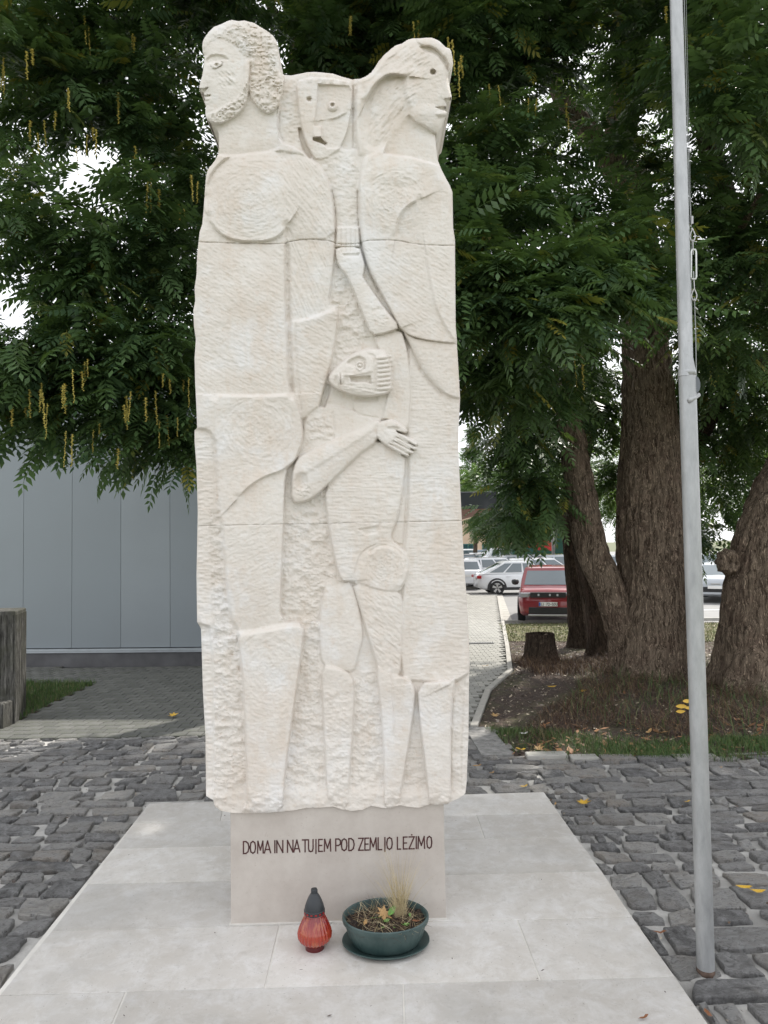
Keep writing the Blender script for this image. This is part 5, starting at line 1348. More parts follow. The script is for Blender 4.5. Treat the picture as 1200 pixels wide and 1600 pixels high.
    for front_, nm in ((True, 'windscreen'), (False, 'rear_window')):
        mb = MB(); grid = [[fr((-1+2*i/8)*.88, .10+.72*j/4, front_, .014) for i in range(9)] for j in range(5)]
        mb.add([p for r in grid for p in r], [(j*9+i, j*9+i+1, j*9+i+10, j*9+i+9) for j in range(4) for i in range(8)]); mb.build(nm, CGLASS, t, smooth=True)
    # wheels and arches
    for sx in (-.305, .315):
        for sy in (-1, 1):
            c = Vector((sx*L, sy*(W/2-.10), wr_r)); mb = MB()
            pr = [(wr_r*.60, -.10), (wr_r*.96, -.10), (wr_r, -.07), (wr_r, .07), (wr_r*.96, .10), (wr_r*.66, .105)]
            K_ = 28; vv = [c+Vector((math.cos(2*math.pi*k/K_)*r, sy*o, math.sin(2*math.pi*k/K_)*r)) for r, o in pr for k in range(K_)]
            mb.add(vv, [(i*K_+k, i*K_+(k+1) % K_, (i+1)*K_+(k+1) % K_, (i+1)*K_+k) for i in range(len(pr)-1) for k in range(K_)]+[tuple(range(K_))])
            wh = mb.build('wheel', RUBBER, t, smooth=True, sharp=40)
            mb = MB(); vv = [c+Vector((math.cos(2*math.pi*k/K_)*r, sy*o, math.sin(2*math.pi*k/K_)*r)) for r, o in ((wr_r*.67, .107), (wr_r*.62, .07), (.001, .06)) for k in range(K_)]
            mb.add(vv, [(i*K_+k, i*K_+(k+1) % K_, (i+1)*K_+(k+1) % K_, (i+1)*K_+k) for i in range(2) for k in range(K_)]); mb.build('hub', BLACKP, wh)
            mb = MB()
            for k in range(5):
                a = 2*math.pi*k/5+.3; d = Vector((math.cos(a), 0, math.sin(a))); p = Vector((-d.z, 0, d.x))
                q = [c+Vector((0, sy*.10, 0))+d*.04+p*.03, c+Vector((0, sy*.10, 0))+d*.04-p*.03, c+Vector((0, sy*.108, 0))+d*wr_r*.66-p*.055, c+Vector((0, sy*.108, 0))+d*wr_r*.66+p*.055]
                mb.add(q, [(0, 1, 2, 3)])
            mb.build('rim', STEEL, wh)
            mb = MB(); ra, rb = wr_r+.035, wr_r+.10; K2 = 18; vv = []
            for r, o in ((.02, -.004), (ra, -.004), (ra, .012), (rb, .016), (rb+.01, -.01)):
                for k in range(K2+1):
                    a = math.pi*(-.10+1.2*k/K2); vv.append(Vector((c.x+math.cos(a)*r, sy*(hw(sx*L)+o), max(.26, c.z+math.sin(a)*r))))
            mb.add(vv, [(i*(K2+1)+k, i*(K2+1)+k+1, (i+1)*(K2+1)+k+1, (i+1)*(K2+1)+k) for i in range(4) for k in range(K2)]); mb.build('wheel_arch', BLACKP, t)
    # mirrors, sills, lights
    for sy in (-1, 1):
        mb = MB(); mb.lathe([(.0, -.09), (.07, -.07), (.10, 0), (.085, .07), (0, .09)], (xf-.32*0-.25, sy*(W/2+.10), belt+.10), 12, .8, 1.15); mb.build('mirror', BLACKP, t, smooth=True)
        mb = MB(); mb.box((-.0, sy*(W/2-.03), .29), (L*.46, .07, .13), 0, .01); mb.build('sill', BLACKP if cladding else pnt, t)
        mb = MB(); yy = sy*(W/2*.80)
        mb.box((hl*.955, sy*W/2*.74, nose+.20 if front == 'suv' else nose+.08), (.22, .30, .13), -sy*.35, .02); mb.build('headlight', LAMPG, t)
        mb = MB(); mb.box((-hl*.965, sy*W/2*.78, boot-.16), (.20, .32, .13), sy*.3, .02); mb.build('tail_light', TAIL, t)
        mb = MB()
        for s_ in (.1, -.18): mb.box((s_*L, sy*(W/2*.99), belt-.14), (.16, .03, .03), 0, .005)
        mb.build('door_handle', pnt, t)
    if front == 'suv':
        mb = MB(); mb.box((hl-.012, 0, nose+.20), (.07, W*.56, .15), 0, .01); mb.build('grille', BLACKP, t)
        mb = MB(); mb.box((hl-.02, 0, .42), (.07, W*.62, .19), 0, .02); mb.build('air_intake', BLACKP, t)
        mb = MB(); mb.box((hl+.0, 0, .285), (.08, W*.64, .045), 0, .01); mb.build('skid_plate', STEEL, t)
        for k in range(8):
            mb = MB(); mb.box((hl+.028, (-3.5+k)*.105, nose+.20), (.012, .05, .06)); mb.build('grille_block', SILVER if k in (1, 6, 4) else BLACKP, t)
    else:
        mb = MB(); mb.box((hl-.03, 0, nose-.10), (.08, W*.56, .2), 0, .02); mb.build('grille', BLACKP, t)
        mb = MB(); mb.box((hl-.02, 0, nose+.10), (.06, .3, .05), 0, .01); mb.build('grille_bar', STEEL, t)
    if rails:
        for sy in (-1, 1):
            mb = MB(); mb.tube([(wft*L-.15, sy*W*.34, H-.01), (wft*L-.3, sy*W*.34, H+.045), (wrt*L+.4, sy*W*.34, H+.045), (wrt*L+.25, sy*W*.34, H-.01)], .018, 6); mb.build('roof_rail', BLACKP, t)
    for sx in (1, -1):
        pz = .60 if sx == 1 else .72; xo = sx*(hl+.03)
        mb = MB(); mb.box((xo, 0, pz), (.016, .52, .115), 0, .003); pl_ = mb.build('number_plate', WHITEP, t)
        if plate and sx == 1:
            mb = MB(); mb.box((xo+.009, -.235, pz), (.004, .045, .105)); mb.build('blue_band', BLUEI, pl_)
            u0 = -.19
            for ch in plate:
                if ch == ' ': u0 += .03; continue
                paths = [[(a*.034, b*.07) for a, b in P] for P in GLY[ch]]
                fn = lambda u, v, h: Vector((xo+.0085+h, u0+u, pz-.035+v))
                stroke_mesh(paths, .011, fn, .002).build('plate_letter', INK, pl_); u0 += .054
    return t
DR_ = 20.3
fp = at(857, 972, DR_); 
car('parked_car', 'red compact SUV parked nose towards the monument with black grille and white number plate', (fp.x+2.0*.235, fp.y+2.0*.97, -.085), -math.pi/2-.235, RED, 4.0, 1.76, 1.60, 1.03, .66, 1.06, .24, .12, -.49, -.44, front='suv', plate='LJ 72-SOU', rails=True, cladding=True)
wp = at(777, 926, 32.0)
car('parked_car', 'white coupe style SUV parked side on with black wheels, its rear next to the footpath', (wp.x+1.28, wp.y+.9, -.085), .03, WHITE, 4.27, 1.76, 1.52, .98, .62, .98, .24, .08, -.47, -.20, front='suv', cladding=True, roof=None)
def park(px, D, rot, lab, p, **k):
    q = at(px, 900, D); k.setdefault('front', 'saloon'); return car('parked_car', lab, (q.x, q.y, -.085), rot, p, **k)
park(775, 39, .05, 'white estate car parked side on just behind the coupe style SUV', WHITE, H=1.56, L=4.3)
park(722, 38, math.pi/2, 'cream white hatchback seen from behind beside the monument edge', WHITE, H=1.5)
park(749, 74, math.pi/2, 'blue grey hatchback seen from behind far down the car park', BLUEP, H=1.62)
park(727, 66, math.pi/2, 'small white van like car parked far off at the monument edge', WHITE, H=1.8, belt=1.15, hood=1.1)
park(848, 37.5, .12, 'white saloon car with broad windows showing above the roof of the red SUV', WHITE, H=1.53)
park(828, 43, .0, 'pale blue car with a red tail light behind the white saloon', SILVER, H=1.62)
park(884, 42, .1, 'silvery lavender car partly hidden by the slim dark trunk', SILVER, H=1.6)
park(1128, 28.0, -math.pi/2-.55, 'silver car with bold dark front grille parked right of the flagpole', SILVER, H=1.45)
park(1105, 34, -math.pi/2-.4, 'white car parked behind the silver one right of the flagpole', WHITE, H=1.75, belt=1.1)
park(1075, 48, 0, 'dark car far beyond the flagpole', DARKP, H=1.5)
park(765, 62, .2, 'white car in the distant row below the building windows', WHITE, H=1.5)
park(738, 56, 1.2, 'dark grey car in the distant row near the monument edge', DARKP, H=1.5)
park(795, 58, .1, 'white delivery van like car under the bright green tree', WHITE, H=1.9, belt=1.25, hood=1.15, nose=.8)
park(960, 44, .3, 'white car glimpsed between the tree trunks', WHITE, H=1.5)
# kerbs and lines in the car park
mb = MB(); a, b = gnd(700, 920, -.08), gnd(835, 919, -.08); mb.prism([(a.x, a.y), (b.x, b.y), (b.x, b.y+.35), (a.x, a.y+.35)], -.12, .03, .01)
mb.build('kerb', KERB, None, kind='structure', label='raised kerb strip behind the white coupe style SUV')
mb = MB(); a, b = gnd(779, 973.5, -.08), gnd(1230, 968, -.08); mb.prism([(a.x, a.y), (b.x, b.y), (b.x, b.y+.12), (a.x, a.y+.12)], -.12, -.005, .01)
mb.build('kerb', KERB, None, kind='structure', label='low kerb edging between the worn turf and the car park')
ds = thing('drain_channel', 'narrow grey drain channel along the footpath edge by the red SUV', 'drain', tuple(gnd(790, 974, -.08)))
a, b, c, d = gnd(786, 973, -.08), gnd(801, 973, -.08), gnd(785, 930, -.08), gnd(778, 930, -.08)
for k in range(14):
    t0, t1 = k/14, (k+.94)/14; P = [lerp(a, d, t0), lerp(b, c, t0), lerp(b, c, t1), lerp(a, d, t1)]; P = [p-Vector(ds.location) for p in P]
    mb = MB(); mb.prism(P, -.03, .025, .005); mb.build('channel_stone', KERB, ds)
for k, (px, py) in enumerate(((905, 960), (1095, 953), (1012, 956))):
    a = gnd(px, py, -.08); mb = MB(); mb.prism([(a.x-1.6, a.y-.06), (a.x+1.6, a.y+.0), (a.x+1.6, a.y+.12), (a.x-1.6, a.y+.06)], -.09, -.083)
    mb.build('parking_line', WHITEP, None, kind='structure', label='faded white parking bay line on the asphalt')
# canopy
cx = at(776, 790, 25).x; zt, zm = at(750, 768, 25).z, at(750, 795, 25).z
cn = thing('canopy', 'flat black edged canopy roof with brown boarded underside behind the monument', 'canopy', (cx, 25, -.09))
mb = MB(); mb.box((-5, 6, (zt+zm)/2+.09), (10, 12, zt-zm), 0, .02); mb.build('fascia', DARKP, cn)
BRN = simple('brown_boards', (.22, .10, .06), .7)
for k in range(30):
    mb = MB(); mb.box((-5+0.0, .2+k*.4, zm+.075), (9.9, .37, .03)); mb.build('board', BRN, cn)
mb = MB(); mb.box((-6, 2, zm/2), (.25, .25, zm)); mb.build('post', DARKP, cn)
mb = MB(); mb.box((-6, 10, zm/2), (.25, .25, zm)); mb.build('post', DARKP, cn)
# far building, billboard, lamp post
DBd = 86; x0 = at(560, 860, DBd).x; x1 = at(812, 860, DBd).x; zt = at(740, 800, DBd).z
PEACH = simple('peach_render', (.56, .42, .30), .85, sc_=.4); GREYB = simple('grey_render', (.40, .41, .42), .85, sc_=.4)
fb = thing('office_building', 'far peach rendered building with green framed windows above the parked cars', 'building', ((x0+x1)/2, DBd, -.1))
mb = MB(); mb.box((0, 5, (zt+.1)/2), (x1-x0, 10, zt+.1)); mb.build('wall', PEACH, fb)
mb = MB(); mb.box((0, 5, zt+.25), (x1-x0+.6, 10.6, .3)); mb.build('roof', GREYB, fb)
WG = mat('dark_window_glass', lambda g: g.out(g.bsdf((.03, .07, .075), .08, 0, None))); GF = simple('green_frame', (.05, .16, .15), .5)
for px in (731, 762, 700, 672):
    a, b = at(px-8, 850.5, DBd), at(px+8.5, 862.5, DBd); cxx = (a.x+b.x)/2-fb.location.x; wz = (a.z+b.z)/2+.1; ww, hh = b.x-a.x, a.z-b.z
    mb = MB()
    for (dx, dz, sx_, sz_) in ((0, hh/2, ww+.14, .1), (0, -hh/2, ww+.14, .1), (-ww/2, 0, .1, hh), (ww/2, 0, .1, hh), (0, 0, .07, hh)): mb.box((cxx+dx, -.03, wz+dz), (sx_, .1, sz_))
    f_ = mb.build('window', GF, fb); mb = MB(); mb.box((cxx, -.005, wz), (ww-.1, .04, hh-.1)); mb.build('pane', WG, f_)
DBB = 55; a, b = at(800, 830, DBB), at(905, 872, DBB)
bbd = thing('billboard', 'wide dark green billboard with a red flower and a line of white and yellow lettering', 'billboard', ((a.x+b.x)/2, DBB, -.1))
ww, hh = b.x-a.x, a.z-b.z; zc = (a.z+b.z)/2+.1
mb = MB(); mb.box((0, .15, zc), (ww, .25, hh), 0, .01); mb.build('panel', simple('green_print', (.022, .10, .075), .5), bbd)
for s_ in (-.4, .4): mb = MB(); mb.box((s_*ww, .3, zc/2), (.15, .15, zc)); mb.build('post', STEEL, bbd)
fl = simple('red_print', (.62, .05, .045), .5, 0, .5, 3)
for k, (px, py, r) in enumerate(((836, 846, 8), (845, 843, 7), (853, 850, 9), (842, 853, 7), (829, 850, 6), (862, 856, 6))):
    c = at(px, py, DBB); r = r*DBB/FPX; mb = MB(); P = [(c.x-bbd.location.x+r*math.cos(t_)*(1+.25*math.sin(3*t_+k)), c.z+.1+r*math.sin(t_)*(.8+.2*math.cos(2*t_+k))) for t_ in [2*math.pi*i/14 for i in range(14)]]
    mb.add([(p[0], .018-.002*k, p[1]) for p in P]+[(p[0], .03, p[1]) for p in P], [tuple(range(14))]+[(i, (i+1) % 14, 14+(i+1) % 14, 14+i) for i in range(14)]); mb.build('petal', fl, bbd)
def row(txt, pxa, pxb, py, m_):
    w_ = (pxb-pxa)/len(txt)
    for i, ch in enumerate(txt):
        paths = [[(p*w_*.7, q*3.0) for p, q in P] for P in GLY.get(ch, GLY['I'])]
        fn = lambda u, v, h: at(pxa+i*w_+u, py-v, DBB)-Vector(bbd.location)+Vector((0, .012-h, 0))
        stroke_mesh(paths, .75, fn, .01).build('letter', m_, bbd)
row('NOGALLETNA', 818, 842, 869.2, WHITEP); row('SLOVENSKE', 843.5, 863, 869, simple('yellow_print', (.7, .62, .05), .5)); row('GARDE', 867, 879, 868.6, bpy.data.materials['yellow_print'])
lp = at(865.5, 900, 48); t = thing('lamp_post', 'grey lamp post standing in front of the billboard', 'lamp post', (lp.x, 48, -.1))
mb = MB(); mb.tube([(0, 0, 0), (0, 0, 3), (0, 0, 9)], [.11, .10, .06], 12); mb.build('pole', STEEL, t, smooth=True)
mb = MB(); mb.box((-.35, 0, 9.05), (.9, .25, .12), 0, .03); mb.build('lamp_head', STEEL, t)
mb = MB(); mb.lathe([(.17, 0), (.16, .5), (.12, .55)], (0, 0, 0), 14); mb.build('base', STEEL, t, smooth=True)
# ================================================================ flagpole
pb = gnd(1103, 1524, -.045); DP = pb.y
fp_ = thing('flagpole', 'tall galvanised steel flagpole with halyard cable, standing on the stone setts to the right', 'flagpole', tuple(pb))
PL = Vector(fp_.location)
def pp(px, py, off=0): return at(px, py, DP-off)-PL
pj = pp(1073.5, 580)
mb = MB(); mb.tube([(0, 0, -.03), pp(1100.5, 1430), pp(1091, 1120), pp(1082, 850), pj], [.0455]*5, 40); mb.build('lower_pole', GALV, fp_, smooth=True, sharp=50)
mb = MB(); mb.tube([pp(1072.2, 590), pj, pp(1071.6, 560), pp(1066, 350), pp(1057, 20), pp(1051, -200), pp(1040, -600)], [.0455, .0455, .0375, .037, .0345, .032, .03], 40); mb.build('upper_pole', GALV, fp_, smooth=True, sharp=35)
mb = MB(); mb.tube([pj+Vector((0, 0, -.03)), pj, pj+Vector((0, 0, .008))], [.0462, .0468, .040], 40); mb.build('collar', GALV, fp_, smooth=True)
mb = MB(); mb.lathe([(.0462, 0), (.0466, .028), (.046, .045)], (0, 0, -.005), 36, flute=lambda a, z: 1+.006*math.sin(9*a+z*90)); mb.build('rusty_foot', RUST, fp_, smooth=True)
mb = MB(); mb.lathe([(.14, -.012), (.10, .006), (.05, .012)], (0, 0, -.002), 24, flute=lambda a, z: 1+.12*math.sin(3*a+1)); mb.build('mortar_collar', MORTAR, fp_, smooth=True)
F_ = .0
cab = [pp(1066, -300, .02), pp(1069, 0, .02), pp(1077, 300, .02), pp(1080, 352, .02)]
mb = MB(); mb.tube(cab, .0022, 6); mb.tube([pp(1072, 0, .0), pp(1080, 350, .0), pp(1082, 600, .0)], .0012, 5); mb.build('cable', ROPE, fp_)
def loop(cx_, cy_, rx, ry, r, name='shackle', m_=STEEL):
    mb = MB(); P = [pp(cx_+rx*math.sin(a)*(1 if math.cos(a) < 0 else (1-.55*math.cos(a))), cy_-ry*math.cos(a), .02) for a in [2*math.pi*i/16 for i in range(17)]]
    mb.tube(P, r, 6, False); mb.build(name, m_, fp_, smooth=True)
mb = MB(); mb.tube([pp(1081.5, 338, .02), pp(1081.5, 350, .02)], .006, 8); mb.tube([pp(1080.5, 357, .02), pp(1082, 360, .02)], .007, 8); mb.build('cable_clamp', STEEL, fp_)
loop(1082, 368, 4.2, 9, .0035); 
mb = MB(); mb.tube([pp(1082.5, 374, .02), pp(1083, 398, .02)], .0028, 6); mb.tube([pp(1083.5, 424, .02), pp(1085, 452, .02)], .0028, 6); mb.build('screw', STEEL, fp_)
mb = MB(); P = [pp(x, y, .02) for x, y in ((1081,390),(1080,394),(1079.8,432),(1081,436),(1087,436),(1088,432),(1087.6,394),(1086.5,390),(1081,390))]; mb.tube(P, .0048, 8); mb.build('turnbuckle', simple('pale_zinc', (.62,.63,.62), .4, .4), fp_, smooth=True)
loop(1084.5, 461, 4.2, 9, .0035)
mb = MB(); mb.tube([pp(1083, 468, .02), pp(1087, 470, .02)], .006, 8); mb.tube([pp(1086, 480, .02), pp(1090, 484, .02)], .004, 8); mb.build('cable_clamp', STEEL, fp_)
mb = MB(); mb.tube([pp(1085, 465, .02), pp(1087, 520, .02), pp(1088, 595, .02)], .0026, 6); mb.build('cable', ROPE, fp_)
mb = MB(); pc_ = pp(1087.5, 601, .02)
for o_ in (-.012, .012):
    mb.add([pc_+Vector((math.cos(a)*.021+.0, o_*.6-.0, math.sin(a)*.045)) for a in [2*math.pi*i/20 for i in range(20)]]+[pc_+Vector((math.cos(a)*.021, o_*.6+.003, math.sin(a)*.045)) for a in [2*math.pi*i/20 for i in range(20)]], [tuple(range(20)), tuple(range(20, 40))[::-1]]+[(i, (i+1) % 20, 20+(i+1) % 20, 20+i) for i in range(20)])
mb.build('pulley', simple('pulley_dark', (.12, .13, .14), .4, .5), fp_)
mb = MB(); mb.tube([pp(1077, 626, .055), pp(1084, 622, .03), pp(1091, 617, .0)], .0135, 14); mb.build('bracket_pin', GALV, fp_, smooth=True)
mb = MB(); mb.box(pp(1084, 606, .0), (.012, .03, .09)); mb.build('bracket_plate', GALV, fp_)

# ================================================================ grave lantern
lc = gnd(492, 1481); ln = thing('grave_lantern', 'red fluted glass grave lantern with black cap standing on the pale slab', 'lantern', tuple(lc))
def m_redglass(g):
    c = g.coord(); sx = g.N('SeparateXYZ'); g.L(c, sx.inputs[0])
    base = g.ramp(g.math('DIVIDE', sx.outputs['Z'], .22), [(0, (.16, .006, .008)), (.25, (.42, .03, .015)), (.50, (.40, .045, .018)), (.72, (.26, .008, .012)), (1, (.20, .005, .010))])
    n = g.ramp(g.noise(g.coord(scale=(1, 1, .35)), 34, 3, .6), [(.5, 0), (.62, 1)])
    col = g.mix(g.math('MULTIPLY', n, .45), base, (.62, .20, .07))
    g.out(g.bsdf(col, .12, 0, None, Transmission_Weight=.25, Coat_Weight=.6, Coat_Roughness=.05))
mb = MB(); ft = lambda a, z: 1+(.085*abs(math.sin(a*13)) if .03 < z < .17 else .012*abs(math.sin(a*13)))
mb.lathe([(.046, .0), (.052, .003), (.052, .026), (.058, .034), (.080, .048), (.090, .066), (.092, .088), (.086, .112), (.074, .14), (.062, .168), (.056, .19), (.054, .205)], (0, 0, 0), 104, flute=ft)
mb.build('glass', mat('red_fluted_glass', m_redglass), ln, smooth=True)
mb = MB(); mb.lathe([(.054, .0), (.054, .024), (.050, .027)], (0, 0, .0), 48); mb.build('foot', simple('dark_red_plastic', (.09, .008, .01), .3), ln, smooth=True, sharp=40)
mb = MB(); mb.lathe([(.058, .196), (.0605, .199), (.060, .216), (.0565, .219), (.055, .235), (.045, .262), (.033, .288), (.023, .303), (.019, .308)], (0, 0, 0), 48); mb.build('cap', simple('charcoal_plastic', (.022, .026, .03), .38), ln, smooth=True, sharp=30)
mb = MB(); mb.lathe([(.019, .300), (.0195, .326), (.017, .331), (.0, .331)], (0, 0, 0), 24, flute=lambda a, z: 1-.10*(math.sin(a*4) > .4)); mb.build('vent', bpy.data.materials['charcoal_plastic'], ln, smooth=True, sharp=35)
for k in range(6):
    a = -2.6+k*.42; mb = MB(); mb.box((.0605*math.cos(a), .0605*math.sin(a), .208), (.002, .012, .008), a); mb.build('vent_slot', TAIL, ln)

# ================================================================ planter bowl
bc = gnd(603, 1474); bc = Vector((bc.x, bc.y-.005, 0)); bw = thing('plant_saucer', 'oval dark green plastic saucer under the planter bowl', 'saucer', tuple(bc))
GP = mat('dark_green_plastic', lambda g: g.out(g.bsdf(g.mix(g.ramp(g.noise(g.coord(), 9, 5), [(.4, 0), (.65, 1)]), (.030, .058, .056), (.055, .088, .084)), .45, 0, None)))
SY = .80
mb = MB(); mb.lathe([(.20, .0), (.215, .003), (.245, .022), (.252, .026), (.251, .031), (.240, .030), (.21, .012), (.0, .010)], (0, 0, 0), 96, 1, SY); mb.build('tray', GP, bw, smooth=True, sharp=50)
bo = thing('planter_bowl', 'oval dark green planter bowl with dry grass and seedlings in front of the pedestal', 'planter', (bc.x, bc.y, .012))
fl2 = lambda a, z: 1+(.010*(math.cos(a*44) > 0) if z < .118 else 0)
mb = MB(); mb.lathe([(.17, 0), (.185, .004), (.213, .05), (.231, .108), (.236, .120), (.246, .124), (.250, .136), (.249, .150), (.243, .155), (.236, .151), (.230, .135), (.222, .10), (.0, .09)], (0, 0, 0), 176, 1, SY, fl2); mb.build('bowl', GP, bo, smooth=True, sharp=28)
mb = MB(); vv = []; ff = []; NR, NT = 14, 60
for i in range(NR):
    for k in range(NT):
        a = 2*math.pi*k/NT; r = .226*(i+.001)/(NR-1); vv.append((r*math.cos(a), r*math.sin(a)*SY, .112+.012*rnd.uniform(-1, 1)+.015*math.sin(a*2+1)*(i/NR)))
for i in range(NR-1): ff += [(i*NT+k, i*NT+(k+1) % NT, (i+1)*NT+(k+1) % NT, (i+1)*NT+k) for k in range(NT)]
mb.add(vv, ff); mb.build('soil', simple('potting_soil', (.022, .016, .012), .95, 0, .6, 60, .9), bo)
def stems(name, n, rmax, len_, wd, m, parent, c0=(0, 0, .115), up=.5, curl=1.0, seed=5):
    r = random.Random(seed); V = []; Q = []; T = []
    for i in range(n):
        a = r.random()*6.28; q = r.random()**.5*rmax; p = Vector((c0[0]+q*math.cos(a), c0[1]+q*math.sin(a)*SY, c0[2]+r.uniform(-.005, .01)))
        d = Vector((r.uniform(-1, 1), r.uniform(-1, 1), r.uniform(.1, 1)*up)).normalized(); L_ = len_*r.uniform(.4, 1.2); tn = r.random()
        side = d.cross(Vector((0, -1, .3))).normalized()*wd; prev = None
        for k in range(5):
            w_ = side*(1-.16*k); V += [p-w_, p+w_]
            if k: b = len(V)-4; Q.append((b, b+1, b+3, b+2)); T.append(tn)
            d = (d+Vector((r.uniform(-.35, .35), r.uniform(-.35, .35), r.uniform(-.4, .25)))*curl).normalized(); p = p+d*L_/4
            if p.z < c0[2]: p.z = c0[2]+.004
    o = bpy.data.objects.new(name, qmesh(name, np.array([tuple(v) for v in V]), np.array(Q), m, tone=np.array(T))); return put(o, parent, kind='stuff')
stems('dead_stems', 330, .20, .11, .0011, TWIG, bo, up=.7)
stems('dead_stems', 130, .20, .13, .0010, STRAW, bo, up=.8, seed=9)
# dry grass tuft
r = random.Random(12); V = []; Q = []; T = []
for i in range(190):
    p = Vector((.083+r.gauss(0, .018), .045+r.gauss(0, .014), .11)); lx = r.gauss(0, .20)-.04; L_ = r.uniform(.16, .42) if i < 120 else r.uniform(.10, .24); d = Vector((lx, r.gauss(0, .12), 1)).normalized(); tn = r.random()
    for k in range(6):
        wv_ = Vector((.0011*(1-.15*k), 0, 0)); V += [p-wv_, p+wv_]
        if k: b = len(V)-4; Q.append((b, b+1, b+3, b+2)); T.append(tn)
        d = (d+Vector((lx*.16+r.gauss(0, .03), r.gauss(0, .03), -.02*k))).normalized(); p = p+d*L_/5
put(bpy.data.objects.new('grass_tuft', qmesh('grass_tuft', np.array([tuple(v) for v in V]), np.array(Q), STRAW, tone=np.array(T))), bo, kind='stuff')
def leafshape(P, bend=.25, seed=0):
    """leaf outline (unit) -> fan mesh with a raised wavy surface"""
    q = random.Random(seed); n = len(P); c = (sum(p[0] for p in P)/n, sum(p[1] for p in P)/n)
    v = [(p[0], p[1], bend*((p[0]-c[0])**2+(p[1]-c[1])**2)+q.uniform(-.03, .05)) for p in P]+[(c[0]+(p[0]-c[0])*.5, c[1]+(p[1]-c[1])*.5, q.uniform(-.02, .03)) for p in P]+[(c[0], c[1], 0)]
    return v, [(i, (i+1) % n, n+(i+1) % n, n+i) for i in range(n)]+[(n+i, n+(i+1) % n, 2*n) for i in range(n)]
OVAL = [(-.5,0),(-.3,.13),(0,.2),(.28,.15),(.55,0),(.28,-.15),(0,-.2),(-.3,-.13)]
LOBE = [(-.55,.0),(-.2,.08),(-.35,.38),(-.05,.28),(.10,.52),(.2,.2),(.58,.12),(.25,-.02),(.5,-.32),(.12,-.2),(-.02,-.45),(-.15,-.18),(-.4,-.25),(-.22,-.05)]
CURL = [(-.5,0),(-.35,.10),(-.1,.16),(.15,.12),(.35,.16),(.55,.02),(.3,-.08),(.05,-.12),(-.2,-.07)]
def leaf_obj(name, P, m, loc, s, rz, tilt=(0, 0), parent=None, bend=.25, **k):
    v, f = leafshape(P, bend, rnd.randrange(999)); o = mobj(name, v, f, m, parent, smooth=True, **k); o.location = loc; o.scale = (s, s, s); o.rotation_euler = (tilt[0], tilt[1], rz); return o
for (x, y, z, s, rz, tx, ty, m_) in ((-.05,-.02,.145,.085,2.9,.5,.2,GREENL),(.035,.015,.165,.085,.9,.8,-.3,GREENL),(.005,-.03,.135,.05,.7,.6,.1,GREENL),(.14,-.01,.15,.06,1.4,.9,.2,GREENL),(.12,-.05,.125,.035,.2,.3,.1,GREENL),(.108,-.075,.13,.05,2.6,.4,0,GREENL),(-.015,-.085,.125,.03,1,.3,.2,GREENL),(.05,-.09,.125,.03,2,.3,.2,GREENL)):
    leaf_obj('seedling_leaf', OVAL, m_, (x, y, z), s, rz, (tx, ty), bo)
for (x, y, z, s, rz, P, m_) in ((-.012,.0,.155,.10,.3,LOBE,TANL),(-.115,-.085,.15,.08,1.4,CURL,TANL),(.17,-.03,.13,.05,.3,CURL,BROWNL)):
    o = leaf_obj('fallen_leaf', P, m_, (bo.location.x+x, bo.location.y+y, bo.location.z+z), s, rz, (.55, .2), None, label='tan crumpled leaf caught among the seedlings in the planter bowl' if P is LOBE else ('upright curled brown leaf at the left rim of the planter soil' if s > .06 else 'small dark brown leaf at the right side of the planter soil'), cat='leaf')

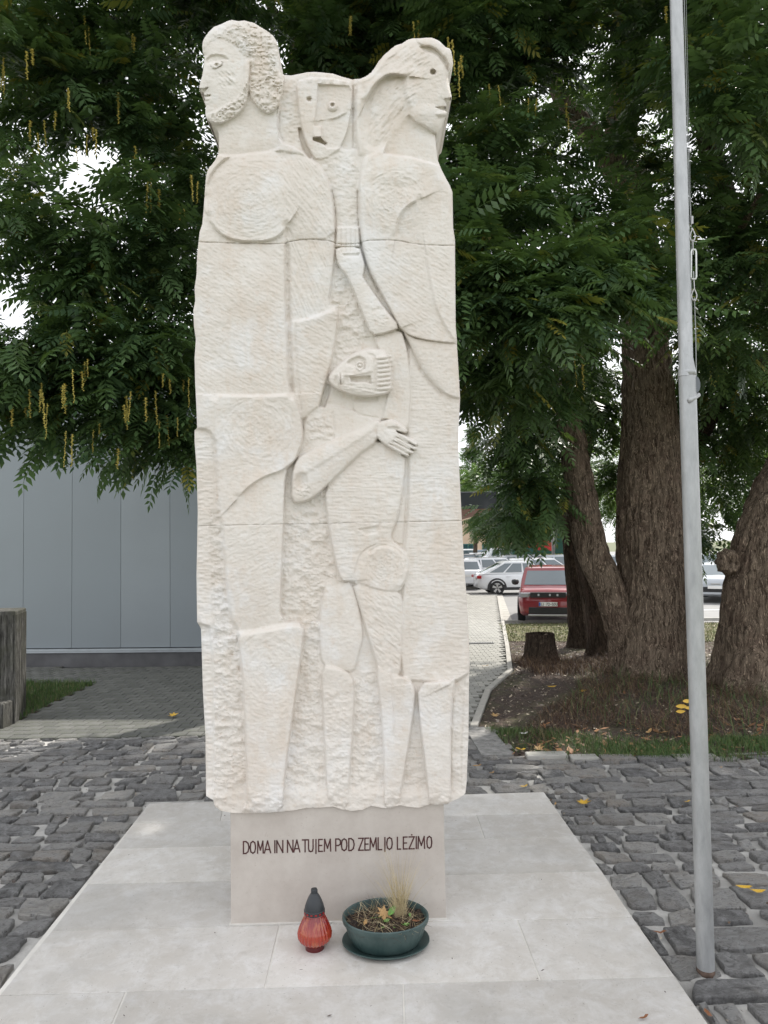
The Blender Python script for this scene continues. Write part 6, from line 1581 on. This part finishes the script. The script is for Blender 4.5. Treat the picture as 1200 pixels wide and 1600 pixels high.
# ================================================================ fallen leaves
FLV = [(912,1256,.12,LOBE,YELLOW,.4,'bright yellow lobed leaf on the setts behind the slab corner'),(1162,1388,.10,CURL,YELLOW,-.4,'yellow curled leaf on the setts right of the flagpole'),(1180,1394,.12,CURL,YELLOW,-.2,'second yellow leaf beside the curled one right of the flagpole'),
 (1030,1459,.085,CURL,BROWNL,.05,'reddish brown leaf on the setts left of the flagpole foot'),(1005,1593,.06,CURL,BROWNL,.3,'small brown leaf on the pale slab at the bottom edge'),(1109,1588,.09,CURL,BROWNL,1.6,'brown leaf lodged against the lower right slab edge'),
 (1073,1254,.07,CURL,YELLOW,.3,'small pale yellow leaf just left of the flagpole'),(868,1258,.06,CURL,TANL,1.2,'tan leaf lying in the joint at the back corner of the slab'),(745,1198,.10,CURL,TANL,.1,'tan leaf on the setts close behind the monument'),(768,1209,.07,CURL,TANL,.5,'small tan leaf next to the slab back edge'),
 (818,1230,.08,CURL,YELLOW,.1,'yellow leaf on the setts at the slab back right corner'),(270,1119,.14,LOBE,YELLOW,.2,'single yellow leaf on the grey block paving on the left'),(1126,1200,.05,CURL,TANL,.4,'tiny pale leaf on the setts beyond the flagpole'),
 (861,1074,.17,CURL,YELLOW,.1,'yellow leaf lying on the bare mulch'),(911,1081,.12,LOBE,YELLOW,.2,'short yellow leaf on the mulch near the dry shoots'),(773,1119,.12,LOBE,TANL,.5,'orange brown leaf on the path kerb end'),(757,1041,.15,CURL,TANL,.0,'pale leaf on the light brick footpath'),
 (1014,1145,.16,CURL,TANL,.8,'orange brown leaf in the grass left of the flagpole'),(1032,1146,.20,CURL,TANL,.1,'broad tan leaf in the grass close to the flagpole'),(976,1084,.14,CURL,BROWNL,1.2,'rust coloured leaf on the dry stems'),(1182,1150,.16,CURL,BROWNL,.3,'rust leaf in the grass at the right edge'),
 (813,1172,.12,CURL,YELLOW,.2,'yellow leaf at the grass edge above the setts'),(842,1171,.13,LOBE,TANL,.9,'golden leaf on the grass edge by the corner of the setts'),(818,1147,.11,CURL,WHITEP,.1,'pale dry leaf on the soil near the path corner')]
for (px, py, s, P, m_, rz, lab) in FLV:
    zz = .004 if lab.find('pale slab') > 0 else (-.005 if py > 1174 else .0)
    g_ = gnd(px, py, zz); leaf_obj('fallen_leaf', P, m_, tuple(g_+Vector((0, 0, .008))), s, rz, (rnd.uniform(-.1, .25), rnd.uniform(-.2, .2)), None, bend=.45, label=lab, cat='leaf')
# yellow sprig on a thin stem beside the pole
sp = gnd(1076, 1150, -.03); t = thing('yellow_sprig', 'small plant with bright yellow leaves on a thin stem beside the flagpole', 'plant', tuple(sp))
zq = at(1068, 1103, sp.y)-sp
mb = MB(); mb.tube([(0, 0, 0), zq*.6+Vector((.03, 0, 0)), zq+Vector((.02, 0, .12))], .003, 5); mb.build('stem', TWIG, t)
for (dx, dz, s, rz) in ((-.04, .0, .13, 0), (-.05, -.06, .11, .1), (.03, .06, .12, 1.2), (.05,-.02,.1,.5)): leaf_obj('leaf', OVAL, YELLOW, tuple(zq+Vector((dx, -.02, dz))), s, rz*.2, (1.1, 0), t)
# scattered small dead leaves on the soil, too many to tell apart
chips('leaf_litter', [gnd(802,1177), gnd(1215,1183), gnd(1215,1120), gnd(840,1130)], 260, .05, simple('dead_leaf_mix', (.26, .13, .06), .7, 0, .5, 3), 'scattered dead brown leaves in the edge grass', z=-.01)
